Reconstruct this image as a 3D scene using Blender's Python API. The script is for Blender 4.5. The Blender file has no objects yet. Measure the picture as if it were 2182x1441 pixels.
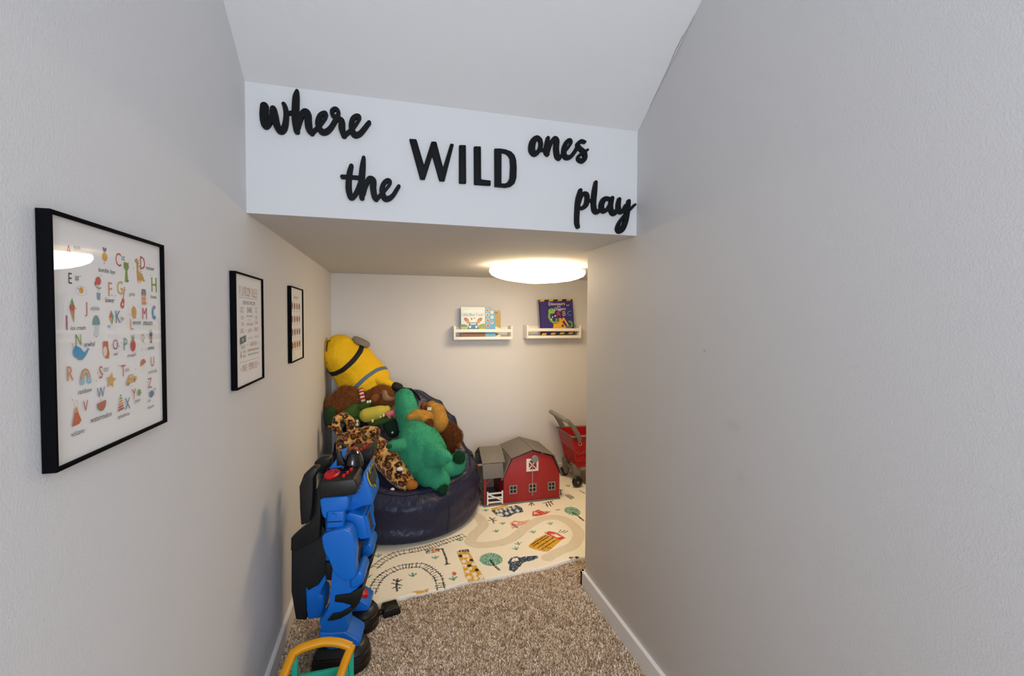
# Under-stairs play nook: hallway view into a low niche with toys.
# Units are metres. x = right from the left wall, y = depth from the camera, z = up.
import bpy, bmesh, math, random
import numpy as np
from mathutils import Vector, Matrix, Euler, noise

random.seed(7)
rng = np.random.default_rng(7)
SC = bpy.context.scene
COL = SC.collection

# ------------------------------------------------------------------ camera, world, lights, exposure
cam_d = bpy.data.cameras.new('camera')
cam = bpy.data.objects.new('camera', cam_d)
COL.objects.link(cam)
cam_d.sensor_width = 36.0
cam_d.lens = 953.09 / 2182 * 36.0
cam_d.shift_y = -13.1 / 2182
cam_d.clip_start = 0.02
yaw, pitch, roll = 0.2659, 0.0289, 0.0037
fw = Vector((math.sin(yaw) * math.cos(pitch), math.cos(yaw) * math.cos(pitch), -math.sin(pitch)))
rt = Vector((math.cos(yaw), -math.sin(yaw), 0))
up = rt.cross(fw)
rt2 = rt * math.cos(roll) + up * math.sin(roll)
up2 = -rt * math.sin(roll) + up * math.cos(roll)
cam.matrix_world = Matrix(((rt2.x, up2.x, -fw.x, 0.4134), (rt2.y, up2.y, -fw.y, 0.0), (rt2.z, up2.z, -fw.z, 1.28), (0, 0, 0, 1)))
SC.camera = cam

world = bpy.data.worlds.new('world')
SC.world = world
world.use_nodes = True
world.node_tree.nodes['Background'].inputs[0].default_value = (0.75, 0.86, 1.0, 1)
world.node_tree.nodes['Background'].inputs[1].default_value = 0.3

def area_light(name, loc, rot, sx, sy, power, color):
    d = bpy.data.lights.new(name, 'AREA')
    d.shape = 'RECTANGLE'; d.size = sx; d.size_y = sy; d.energy = power; d.color = color
    o = bpy.data.objects.new(name, d); COL.objects.link(o)
    o.location = loc; o.rotation_euler = rot
    return o
# daylight from the window of the room behind the photographer
area_light('window_daylight', (0.62, -2.05, 1.55), (math.radians(90), 0, 0), 1.1, 1.5, 66.0, (0.785, 0.87, 1.0))
LAMP_STRENGTH = 20.0
LAMP_COLOR = (1.0, 0.77, 0.48)

SC.view_settings.view_transform = 'Standard'
SC.view_settings.look = 'None'
SC.view_settings.gamma = 1.0
SC.view_settings.use_curve_mapping = False
SC.view_settings.exposure = 0.0

# ------------------------------------------------------------------ helpers
def lin(h):
    h = h.lstrip('#')
    o = []
    for i in (0, 2, 4):
        c = int(h[i:i + 2], 16) / 255
        o.append(c / 12.92 if c <= 0.04045 else ((c + 0.055) / 1.055) ** 2.4)
    return (*o, 1.0)

MATS = {}
def mat(name, col='#808080', rough=0.6, metal=0.0, bump=None, mottled=None, sheen=0.0, coat=0.0, attr=None, spec=0.5, alpha_noise=None):
    """Principled material; bump=(scale, strength), mottled=(hex2, scale, amount)"""
    if name in MATS:
        return MATS[name]
    m = bpy.data.materials.new(name); m.use_nodes = True
    nt = m.node_tree; b = nt.nodes['Principled BSDF']
    b.inputs['Base Color'].default_value = lin(col)
    b.inputs['Roughness'].default_value = rough
    b.inputs['Metallic'].default_value = metal
    b.inputs['Specular IOR Level'].default_value = spec
    if sheen:
        b.inputs['Sheen Weight'].default_value = sheen
        b.inputs['Sheen Roughness'].default_value = 0.4
        b.inputs['Sheen Tint'].default_value = lin(col)
    if coat:
        b.inputs['Coat Weight'].default_value = coat
        b.inputs['Coat Roughness'].default_value = 0.08
    tc = nt.nodes.new('ShaderNodeTexCoord')
    if mottled:
        n = nt.nodes.new('ShaderNodeTexNoise'); n.inputs['Scale'].default_value = mottled[1]; n.inputs['Detail'].default_value = 4
        nt.links.new(tc.outputs['Object'], n.inputs['Vector'])
        r = nt.nodes.new('ShaderNodeValToRGB')
        r.color_ramp.elements[0].position = 0.5 - 0.5 * mottled[2]; r.color_ramp.elements[1].position = 0.5 + 0.5 * mottled[2]
        r.color_ramp.elements[0].color = lin(col); r.color_ramp.elements[1].color = lin(mottled[0])
        nt.links.new(n.outputs['Fac'], r.inputs['Fac']); nt.links.new(r.outputs['Color'], b.inputs['Base Color'])
    if attr:
        a = nt.nodes.new('ShaderNodeAttribute'); a.attribute_name = attr
        nt.links.new(a.outputs['Color'], b.inputs['Base Color'])
    if bump:
        n = nt.nodes.new('ShaderNodeTexNoise'); n.inputs['Scale'].default_value = bump[0]; n.inputs['Detail'].default_value = 3
        nt.links.new(tc.outputs['Object'], n.inputs['Vector'])
        bn = nt.nodes.new('ShaderNodeBump'); bn.inputs['Strength'].default_value = bump[1]; bn.inputs['Distance'].default_value = 0.002 if len(bump) < 3 else bump[2]
        nt.links.new(n.outputs['Fac'], bn.inputs['Height']); nt.links.new(bn.outputs['Normal'], b.inputs['Normal'])
    MATS[name] = m
    return m

def link(name, me, m=None, parent=None, smooth=False):
    o = bpy.data.objects.new(name, me); COL.objects.link(o)
    if m is not None and not me.materials:
        me.materials.append(m)
    if parent is not None:
        o.parent = parent
    if smooth:
        me.polygons.foreach_set('use_smooth', [True] * len(me.polygons))
    return o

def tag(o, label=None, cat=None, group=None, kind=None):
    if label: o['label'] = label
    if cat: o['category'] = cat
    if group: o['group'] = group
    if kind: o['kind'] = kind
    return o

def thing(name, label, cat, loc=(0, 0, 0), group=None, rotz=0.0):
    o = bpy.data.objects.new(name, None); COL.objects.link(o)
    o.location = loc; o.rotation_euler = (0, 0, rotz); o.empty_display_size = 0.05
    # children are written in world coordinates unless the thing is rotated
    return tag(o, label, cat, group)

def bake(o):
    """apply modifiers without operators"""
    dg = bpy.context.evaluated_depsgraph_get(); dg.update()
    me = bpy.data.meshes.new_from_object(o.evaluated_get(dg))
    o.modifiers.clear(); old = o.data; o.data = me
    bpy.data.meshes.remove(old)
    return o

class MB:
    """collects shapes (world coordinates); build() links them as one mesh"""
    def __init__(self):
        self.v = []; self.f = []
    def add(self, vs, fs):
        n = len(self.v); self.v += [tuple(p) for p in vs]; self.f += [tuple(i + n for i in q) for q in fs]
        return self
    def box(self, x0, x1, y0, y1, z0, z1, mtx=None):
        vs = [Vector((x, y, z)) for z in (z0, z1) for y in (y0, y1) for x in (x0, x1)]
        if mtx: vs = [mtx @ p for p in vs]
        return self.add(vs, [(0, 2, 3, 1), (4, 5, 7, 6), (0, 1, 5, 4), (2, 6, 7, 3), (0, 4, 6, 2), (1, 3, 7, 5)])
    def bar(self, p, q, w, h, upv=(0, 0, 1)):
        p, q = Vector(p), Vector(q); d = (q - p).normalized(); s = d.cross(Vector(upv))
        if s.length < 1e-4: s = d.cross(Vector((0, 1, 0)))
        s.normalize(); u = s.cross(d)
        vs = [c + s * (a * w / 2) + u * (b * h / 2) for c in (p, q) for a, b in ((-1, -1), (1, -1), (1, 1), (-1, 1))]
        return self.add(vs, [(0, 1, 2, 3), (7, 6, 5, 4), (0, 4, 5, 1), (1, 5, 6, 2), (2, 6, 7, 3), (3, 7, 4, 0)])
    def prism(self, poly, a0, a1, plane='xz'):
        """poly of 2-D points extruded between a0 and a1 along the third axis"""
        def P(p, a):
            return (p[0], a, p[1]) if plane == 'xz' else ((p[0], p[1], a) if plane == 'xy' else (a, p[0], p[1]))
        n = len(poly)
        area = sum(poly[i][0] * poly[(i + 1) % n][1] - poly[(i + 1) % n][0] * poly[i][1] for i in range(n))
        pl = list(poly) if area > 0 else list(poly)[::-1]
        vs = [P(p, a0) for p in pl] + [P(p, a1) for p in pl]
        fl = plane != 'xz'
        fs = [tuple(range(n)) if not fl else tuple(range(n))[::-1], tuple(range(n, 2 * n))[::-1] if not fl else tuple(range(n, 2 * n))]
        for i in range(n):
            j = (i + 1) % n
            q = (i, i + n, j + n, j) if not fl else (i, j, j + n, i + n)
            fs.append(q)
        return self.add(vs, fs)
    def tube(self, path, r, seg=10, closed=False, flat=1.0):
        path = [Vector(p) for p in path]; n = len(path)
        rs = r if isinstance(r, (list, tuple)) else [r] * n
        rings = []; ref = None
        for i, p in enumerate(path):
            a = path[(i - 1) % n] if (closed or i > 0) else p; b = path[(i + 1) % n] if (closed or i < n - 1) else p
            d = (b - a).normalized()
            if ref is None:
                ref = Vector((0, 0, 1)) if abs(d.z) < 0.9 else Vector((0, 1, 0))
            s = d.cross(ref)
            s.normalize(); u = s.cross(d).normalized(); ref = u
            rings.append([p + s * math.cos(2 * math.pi * k / seg) * rs[i] + u * math.sin(2 * math.pi * k / seg) * rs[i] * flat for k in range(seg)])
        vs = [q for ring in rings for q in ring]; fs = []
        m = n if closed else n - 1
        for i in range(m):
            for k in range(seg):
                a, b = i * seg + k, i * seg + (k + 1) % seg; c, d = ((i + 1) % n) * seg + (k + 1) % seg, ((i + 1) % n) * seg + k
                fs.append((a, b, c, d))
        if not closed:
            fs += [tuple(range(seg))[::-1], tuple(range((n - 1) * seg, n * seg))]
        return self.add(vs, fs)
    def lathe(self, prof, seg=24, mtx=None):
        """prof: list of (radius, height) turned about local z"""
        vs = []; fs = []
        n = len(prof)
        for k in range(seg):
            a = 2 * math.pi * k / seg
            for r, h in prof:
                p = Vector((r * math.cos(a), r * math.sin(a), h))
                vs.append(mtx @ p if mtx else p)
        for k in range(seg):
            j = (k + 1) % seg
            for i in range(n - 1):
                fs.append((k * n + i, j * n + i, j * n + i + 1, k * n + i + 1))
        return self.add(vs, fs)
    def ball(self, c, r, rot=None, seg=16, rings=10):
        r = r if isinstance(r, (list, tuple)) else (r, r, r)
        R = rot.to_matrix() if rot else Matrix.Identity(3); c = Vector(c)
        vs = [c + R @ Vector((0, 0, r[2]))]
        for i in range(1, rings):
            t = math.pi * i / rings
            for k in range(seg):
                a = 2 * math.pi * k / seg
                vs.append(c + R @ Vector((r[0] * math.sin(t) * math.cos(a), r[1] * math.sin(t) * math.sin(a), r[2] * math.cos(t))))
        vs.append(c + R @ Vector((0, 0, -r[2])))
        fs = [(0, 1 + k, 1 + (k + 1) % seg) for k in range(seg)]
        for i in range(rings - 2):
            for k in range(seg):
                a = 1 + i * seg + k; b = 1 + i * seg + (k + 1) % seg
                fs.append((a, a + seg, b + seg, b))
        L = len(vs) - 1; s = 1 + (rings - 2) * seg
        fs += [(L, s + (k + 1) % seg, s + k) for k in range(seg)]
        return self.add(vs, fs)
    def mesh(self, name):
        me = bpy.data.meshes.new(name)
        me.from_pydata([tuple(p) for p in self.v], [], self.f); me.validate(); me.update()
        return me
    def build(self, name, m, parent=None, bevel=0.0, seg=2, smooth=None, angle=35):
        o = link(name, self.mesh(name), m, parent)
        if bevel:
            md = o.modifiers.new('bevel', 'BEVEL'); md.width = bevel; md.segments = seg; md.limit_method = 'ANGLE'; md.angle_limit = math.radians(angle)
            md.use_clamp_overlap = True
            bake(o)
        if smooth or (smooth is None and bevel):
            o.data.polygons.foreach_set('use_smooth', [True] * len(o.data.polygons))
            if bevel or smooth == 'angle':
                o.data.set_sharp_from_angle(angle=math.radians(40))
        return o

def chain_balls(mb, nodes, seg=14, rings=9):
    """overlapping balls along a chain of (x,y,z,r)"""
    if len(nodes) == 1:
        x, y, z, r = nodes[0]; mb.ball((x, y, z), r, seg=seg, rings=rings); return
    for a, b in zip(nodes, nodes[1:]):
        pa, pb = Vector(a[:3]), Vector(b[:3]); L = (pb - pa).length
        n = max(2, int(L / (0.3 * max(1e-3, min(a[3], b[3])))) + 1)
        for i in range(n + 1):
            t = i / n; t2 = t * t * (3 - 2 * t)
            mb.ball(pa.lerp(pb, t), a[3] + (b[3] - a[3]) * t2, seg=seg, rings=rings)

def blob(name, chains, m, parent, voxel=0.006, smooth_it=6, balls=(), noise_amp=0.0, noise_scale=20.0):
    """one continuous soft surface grown around chains of spheres"""
    mb = MB()
    for ch in chains: chain_balls(mb, ch)
    for c, r, rot in balls: mb.ball(c, r, rot)
    o = link(name, mb.mesh(name), m, parent)
    rm = o.modifiers.new('remesh', 'REMESH'); rm.mode = 'VOXEL'; rm.voxel_size = voxel
    if smooth_it:
        sm = o.modifiers.new('smooth', 'SMOOTH'); sm.factor = 0.5; sm.iterations = smooth_it
    bake(o)
    me = o.data
    if noise_amp:
        for v in me.vertices:
            v.co += v.normal * (noise_amp * noise.noise(v.co * noise_scale))
    if not me.materials: me.materials.append(m)
    me.polygons.foreach_set('use_smooth', [True] * len(me.polygons))
    return o

def fur(name, src, m, parent, count, length, width=0.0012, droop=0.4, jitter=0.5, kind='stuff', curl=0.0, filt=None):
    """strands of pile grown from a mesh, one object"""
    me = src.data
    me.calc_loop_triangles()
    nt = len(me.loop_triangles)
    co = np.empty(len(me.vertices) * 3); me.vertices.foreach_get('co', co); co = co.reshape(-1, 3)
    ti = np.empty(nt * 3, dtype=np.int32); me.loop_triangles.foreach_get('vertices', ti); ti = ti.reshape(-1, 3)
    a, b, c = co[ti[:, 0]], co[ti[:, 1]], co[ti[:, 2]]
    nr = np.cross(b - a, c - a); ar = np.linalg.norm(nr, axis=1); nr = nr / np.maximum(ar, 1e-12)[:, None]
    pick = rng.choice(nt, count, p=ar / ar.sum())
    u, v = rng.random(count), rng.random(count); s = u + v > 1; u[s], v[s] = 1 - u[s], 1 - v[s]
    p = a[pick] + (b - a)[pick] * u[:, None] + (c - a)[pick] * v[:, None]
    n = nr[pick] + rng.normal(0, jitter, (count, 3)); n[:, 2] -= droop
    n /= np.linalg.norm(n, axis=1)[:, None]
    L = length * (0.6 + 0.6 * rng.random(count))
    side = np.cross(n, rng.normal(0, 1, (count, 3))); side /= np.linalg.norm(side, axis=1)[:, None]
    bend = rng.normal(0, 0.35 + curl, (count, 3)); bend[:, 2] -= droop
    p1 = p + n * (L * 0.55)[:, None]
    d2 = n + bend; d2 /= np.linalg.norm(d2, axis=1)[:, None]
    p2 = p1 + d2 * (L * 0.45)[:, None]
    w = side * width * 0.5
    V = np.stack([p - w, p + w, p1 - w * 0.8, p1 + w * 0.8, p2], 1).reshape(-1, 3)
    base = np.arange(count) * 5
    F3 = np.stack([base, base + 1, base + 3, base, base + 3, base + 2, base + 2, base + 3, base + 4], 1).reshape(-1, 3)
    m2 = bpy.data.meshes.new(name)
    m2.vertices.add(len(V)); m2.vertices.foreach_set('co', V.ravel())
    m2.loops.add(F3.size); m2.loops.foreach_set('vertex_index', F3.ravel().astype(np.int32))
    m2.polygons.add(len(F3)); m2.polygons.foreach_set('loop_start', np.arange(0, F3.size, 3, dtype=np.int32))
    m2.update(); m2.validate()
    o = link(name, m2, m, parent)
    if kind: o['kind'] = kind
    return o

_text_cache = {}
def text_geo(s):
    """flat triangles of a word in the built-in face, cap height 1, centred"""
    if s in _text_cache: return _text_cache[s]
    cu = bpy.data.curves.new('t', 'FONT'); cu.body = s; cu.size = 1.0; cu.resolution_u = 2
    ob = bpy.data.objects.new('t', cu); COL.objects.link(ob)
    dg = bpy.context.evaluated_depsgraph_get(); dg.update()
    me = ob.evaluated_get(dg).to_mesh()
    vs = [(v.co.x, v.co.y) for v in me.vertices]; fs = [tuple(p.vertices) for p in me.polygons]
    ob.evaluated_get(dg).to_mesh_clear()
    bpy.data.objects.remove(ob); bpy.data.curves.remove(cu)
    xs = [p[0] for p in vs]; ys = [p[1] for p in vs]
    cx, cy = (min(xs) + max(xs)) / 2, (min(ys) + max(ys)) / 2; h = max(ys) - min(ys)
    g = ([((x - cx) / h, (y - cy) / h) for x, y in vs], fs, (max(xs) - min(xs)) / h)
    _text_cache[s] = g
    return g

class Art:
    """flat printed shapes: (a,b) plane coordinates, each later shape a hair in front of the earlier ones"""
    def __init__(self, step=2e-5):
        self.v = []; self.f = []; self.c = []; self.k = 0; self.step = step
    def raw(self, pts, faces, col):
        n = len(self.v); self.k += 1
        self.v += [(p[0], p[1], self.k * self.step) for p in pts]
        for q in faces:
            self.f.append(tuple(i + n for i in q)); self.c.append(lin(col))
        return self
    def poly(self, pts, col):
        return self.raw(pts, [tuple(range(len(pts)))], col)
    def rect(self, a0, a1, b0, b1, col):
        return self.poly([(a0, b0), (a1, b0), (a1, b1), (a0, b1)], col)
    def disc(self, a, b, ra, rb, col, t0=0, t1=360, rot=0, n=20):
        pts = []
        cr, sr = math.cos(math.radians(rot)), math.sin(math.radians(rot))
        full = abs(t1 - t0) >= 360
        for i in range(n if full else n + 1):
            t = math.radians(t0 + (t1 - t0) * i / n); x, y = ra * math.cos(t), rb * math.sin(t)
            pts.append((a + x * cr - y * sr, b + x * sr + y * cr))
        return self.poly(pts, col)
    def stroke(self, pts, w, col):
        for (x0, y0), (x1, y1) in zip(pts, pts[1:]):
            dx, dy = x1 - x0, y1 - y0; L = math.hypot(dx, dy) or 1e-9; ox, oy = -dy / L * w / 2, dx / L * w / 2; ex, ey = dx / L * w * .3, dy / L * w * .3
            self.poly([(x0 + ox - ex, y0 + oy - ey), (x0 - ox - ex, y0 - oy - ey), (x1 - ox + ex, y1 - oy + ey), (x1 + ox + ex, y1 + oy + ey)], col)
        return self
    def ring(self, a, b, ra, rb, w, col, t0=0, t1=360, n=20):
        pts = [(a + ra * math.cos(math.radians(t0 + (t1 - t0) * i / n)), b + rb * math.sin(math.radians(t0 + (t1 - t0) * i / n))) for i in range(n + 1)]
        return self.stroke(pts, w, col)
    def text(self, s, a, b, h, col, sx=1.0, shear=0.0, rot=0.0, maxw=None):
        vs, fs, w = text_geo(s)
        if maxw and w * h * sx > maxw: sx = maxw / (w * h)
        c, d = math.cos(rot), math.sin(rot)
        out = []
        for x, y in vs:
            X, Y = (x + shear * y) * h * sx, y * h
            out.append((a + X * c - Y * d, b + X * d + Y * c))
        return self.raw(out, fs, col)
    def build(self, name, fn, m, parent):
        me = bpy.data.meshes.new(name)
        me.from_pydata([fn(*p) for p in self.v], [], self.f)
        at = me.color_attributes.new('print', 'FLOAT_COLOR', 'CORNER')
        data = []
        for p, c in zip(me.polygons, self.c): data += list(c) * len(p.vertices)
        at.data.foreach_set('color', data); me.update()
        return link(name, me, m, parent)
# ------------------------------------------------------------------ measured outlines, in metres
WORDS = {'where': [[(0.054,1.912,0.024),(0.052,1.885,0.024),(0.053,1.863,0.021),(0.057,1.854,0.019),(0.067,1.864,0.014),(0.072,1.884,0.012),(0.075,1.9,0.015)],[(0.078,1.907,0.019),(0.081,1.888,0.022),(0.086,1.863,0.021),(0.096,1.844,0.02),(0.107,1.853,0.018),(0.112,1.876,0.016),(0.113,1.899,0.015),(0.11,1.918,0.014),(0.107,1.924,0.013)],[(0.113,1.902,0.013),(0.122,1.9,0.011),(0.134,1.903,0.012)],[(0.144,1.968,0.011),(0.141,1.949,0.02),(0.139,1.912,0.022),(0.139,1.879,0.022),(0.142,1.848,0.018)],[(0.146,1.86,0.013),(0.153,1.891,0.017),(0.164,1.909,0.018),(0.173,1.904,0.021),(0.174,1.883,0.022),(0.177,1.858,0.021),(0.184,1.847,0.016)],[(0.184,1.846,0.013),(0.197,1.861,0.011),(0.211,1.878,0.009),(0.223,1.897,0.009),(0.225,1.91,0.012),(0.218,1.911,0.013),(0.207,1.9,0.015),(0.202,1.877,0.017),(0.211,1.856,0.019),(0.224,1.855,0.017),(0.238,1.868,0.015),(0.25,1.889,0.014),(0.258,1.903,0.012)],[(0.259,1.907,0.012),(0.261,1.921,0.012),(0.253,1.929,0.012),(0.243,1.921,0.013),(0.245,1.908,0.013),(0.257,1.901,0.015),(0.27,1.893,0.02),(0.271,1.871,0.021),(0.277,1.85,0.018)],[(0.277,1.849,0.013),(0.293,1.864,0.012),(0.308,1.881,0.009),(0.32,1.901,0.009),(0.323,1.912,0.012),(0.315,1.914,0.014),(0.303,1.903,0.015),(0.299,1.879,0.017),(0.307,1.857,0.02),(0.322,1.859,0.016),(0.335,1.874,0.015),(0.346,1.89,0.014),(0.352,1.898,0.013)]],'the': [[(0.298,1.758,0.014),(0.293,1.737,0.018),(0.29,1.71,0.019),(0.29,1.683,0.02),(0.296,1.66,0.018),(0.306,1.665,0.015),(0.316,1.685,0.014),(0.321,1.702,0.012)],[(0.271,1.722,0.013),(0.294,1.723,0.012),(0.319,1.723,0.012)],[(0.335,1.787,0.012),(0.332,1.76,0.019),(0.329,1.726,0.021),(0.327,1.692,0.021),(0.329,1.661,0.017)],[(0.334,1.673,0.013),(0.34,1.7,0.016),(0.352,1.722,0.018),(0.363,1.717,0.021),(0.363,1.695,0.021),(0.367,1.668,0.019),(0.372,1.659,0.015)],[(0.372,1.659,0.014),(0.387,1.676,0.012),(0.401,1.692,0.009),(0.413,1.709,0.01),(0.415,1.719,0.012),(0.407,1.722,0.014),(0.395,1.71,0.015),(0.39,1.687,0.018),(0.398,1.665,0.019),(0.411,1.665,0.017),(0.424,1.676,0.014),(0.436,1.696,0.013),(0.442,1.706,0.012)]],'ones': [[(0.922,1.905,0.015),(0.91,1.911,0.018),(0.895,1.896,0.024),(0.891,1.869,0.025),(0.901,1.856,0.02),(0.917,1.868,0.016),(0.924,1.889,0.016),(0.921,1.906,0.014)],[(0.922,1.873,0.012),(0.936,1.872,0.012),(0.945,1.876,0.014)],[(0.95,1.915,0.014),(0.946,1.891,0.018),(0.944,1.866,0.019),(0.949,1.858,0.014)],[(0.95,1.863,0.012),(0.958,1.891,0.015),(0.973,1.915,0.016),(0.983,1.91,0.019),(0.981,1.883,0.021),(0.985,1.856,0.02),(0.992,1.849,0.017)],[(0.992,1.849,0.013),(1.01,1.87,0.011),(1.026,1.889,0.009),(1.037,1.908,0.011),(1.032,1.916,0.014),(1.02,1.908,0.015),(1.011,1.886,0.017),(1.011,1.865,0.018),(1.019,1.855,0.018),(1.035,1.858,0.015),(1.051,1.877,0.014),(1.062,1.895,0.014)],[(1.09,1.916,0.011),(1.076,1.917,0.014),(1.062,1.904,0.015),(1.071,1.892,0.016),(1.088,1.879,0.018),(1.091,1.861,0.018),(1.081,1.848,0.017),(1.066,1.852,0.014),(1.066,1.863,0.011),(1.081,1.875,0.012),(1.101,1.889,0.009)]],'play': [[(1.075,1.743,0.015),(1.067,1.71,0.02),(1.063,1.671,0.019),(1.062,1.629,0.018),(1.066,1.612,0.015)],[(1.067,1.689,0.013),(1.08,1.726,0.015),(1.096,1.732,0.017),(1.102,1.72,0.018),(1.098,1.695,0.018),(1.085,1.681,0.015),(1.073,1.68,0.011)],[(1.103,1.709,0.012),(1.126,1.709,0.012)],[(1.135,1.777,0.013),(1.13,1.74,0.02),(1.127,1.701,0.019),(1.131,1.675,0.02),(1.143,1.67,0.016),(1.155,1.684,0.012)],[(1.187,1.721,0.015),(1.169,1.718,0.019),(1.158,1.695,0.02),(1.165,1.675,0.018),(1.183,1.684,0.015),(1.195,1.704,0.014)],[(1.201,1.725,0.015),(1.195,1.695,0.019),(1.201,1.672,0.019),(1.212,1.669,0.015),(1.223,1.689,0.012)],[(1.23,1.723,0.014),(1.226,1.7,0.018),(1.23,1.679,0.018),(1.243,1.678,0.015),(1.258,1.702,0.014)],[(1.269,1.719,0.014),(1.264,1.685,0.02),(1.257,1.645,0.02),(1.245,1.616,0.02),(1.231,1.605,0.018),(1.224,1.615,0.017),(1.232,1.639,0.012),(1.256,1.669,0.01),(1.294,1.707,0.009)]]}
CAPS = {'W': [(0.475,1.861),(0.498,1.862),(0.522,1.782),(0.546,1.86),(0.562,1.861),(0.584,1.78),(0.608,1.86),(0.62,1.859),(0.589,1.735),(0.572,1.734),(0.549,1.813),(0.525,1.735),(0.51,1.734)],'I': [(0.637,1.858),(0.66,1.86),(0.661,1.733),(0.637,1.732)],'L': [(0.687,1.859),(0.711,1.861),(0.712,1.751),(0.745,1.75),(0.745,1.733),(0.688,1.732)],'D': [(0.758,1.858),(0.776,1.86),(0.797,1.859),(0.816,1.854),(0.828,1.843),(0.834,1.827),(0.836,1.799),(0.835,1.766),(0.829,1.747),(0.816,1.736),(0.797,1.731),(0.759,1.731)],'Dhole': [(0.782,1.848),(0.795,1.847),(0.805,1.842),(0.812,1.831),(0.814,1.805),(0.812,1.764),(0.803,1.748),(0.793,1.743),(0.782,1.743)]}
ALPHABET = [('T','A',0.716,1.368,0.012,'red'),('T','apple',0.732,1.373,0.006,'grey'),('bee','',0.792,1.372,0.021,'gold'),('T','bumble bee',0.797,1.349,0.006,'ink'),('T','C',0.826,1.369,0.021,'red'),('T','at',0.839,1.373,0.007,'grey'),('cat','',0.847,1.352,0.032,'green'),('dino','',0.887,1.358,0.04,'orange'),('T','D',0.896,1.372,0.021,'red'),('T','inosaur',0.921,1.366,0.006,'ink'),('T','E',0.717,1.331,0.014,'ink'),('T','gg',0.73,1.332,0.006,'grey'),('egg','',0.738,1.316,0.012,'white'),('flower','',0.775,1.322,0.034,'red'),('T','F',0.803,1.322,0.021,'peach'),('T','lower',0.802,1.306,0.007,'ink'),('T','G',0.828,1.326,0.021,'gold'),('guitar','',0.836,1.311,0.035,'red'),('T','guitar',0.862,1.317,0.007,'grey'),('house','',0.897,1.315,0.026,'peach'),('T','H',0.932,1.338,0.026,'green'),('T','house',0.929,1.317,0.006,'ink'),('icecream','',0.719,1.289,0.033,'red'),('T','I',0.708,1.273,0.019,'plum'),('T','ice cream',0.73,1.266,0.005,'ink'),('T','J',0.747,1.291,0.02,'red'),('T','ellyfish',0.766,1.292,0.007,'grey'),('jelly','',0.768,1.268,0.03,'teal'),('kite','',0.804,1.28,0.022,'red'),('T','K',0.821,1.281,0.019,'blue'),('T','ite',0.832,1.279,0.006,'grey'),('lemon','',0.866,1.288,0.022,'gold'),('T','M',0.898,1.287,0.019,'red'),('moon','',0.928,1.289,0.025,'sky'),('T','L',0.858,1.269,0.017,'peach'),('T','emon',0.873,1.271,0.005,'ink'),('T','moon',0.908,1.27,0.006,'ink'),('T','N',0.729,1.25,0.015,'green'),('T','arwhal',0.752,1.243,0.006,'ink'),('narwhal','',0.733,1.233,0.022,'sky'),('owl','',0.788,1.233,0.027,'rust'),('T','O',0.812,1.239,0.016,'plum'),('T','owl',0.812,1.225,0.005,'ink'),('T','P',0.839,1.238,0.019,'teal'),('pineapple','',0.86,1.239,0.028,'red'),('T','pineapple',0.856,1.219,0.006,'ink'),('T','Q',0.89,1.245,0.015,'gold'),('queen','',0.917,1.248,0.025,'teal'),('T','queen',0.916,1.226,0.006,'ink'),('umbrella','',0.89,1.2,0.024,'rust'),('T','U',0.92,1.203,0.017,'red'),('T','umbrella',0.92,1.186,0.006,'grey'),('T','R',0.711,1.207,0.019,'peach'),('rainbow','',0.741,1.199,0.025,'red'),('T','rainbow',0.739,1.18,0.006,'ink'),('T','S',0.774,1.201,0.018,'red'),('T','tar',0.787,1.204,0.006,'grey'),('star','',0.798,1.186,0.026,'gold'),('T','T',0.83,1.197,0.018,'red'),('T','axi',0.841,1.198,0.006,'grey'),('taxi','',0.852,1.181,0.023,'gold'),('T','W',0.773,1.172,0.015,'blue'),('melon','',0.774,1.153,0.018,'red'),('T','watermelon',0.773,1.137,0.007,'ink'),('T','V',0.739,1.159,0.015,'red'),('volcano','',0.72,1.152,0.034,'rust'),('T','volcano',0.722,1.127,0.006,'ink'),('xylo','',0.821,1.15,0.025,'red'),('T','X',0.839,1.144,0.018,'blue'),('T','xylophone',0.828,1.127,0.007,'ink'),('T','Y',0.858,1.156,0.017,'red'),('yoyo','',0.874,1.156,0.011,'green'),('T','yoyo',0.868,1.142,0.006,'ink'),('T','Z',0.908,1.167,0.017,'red'),('zep','',0.913,1.147,0.015,'blue'),('T','zeppelin',0.91,1.125,0.006,'ink')]
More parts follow.
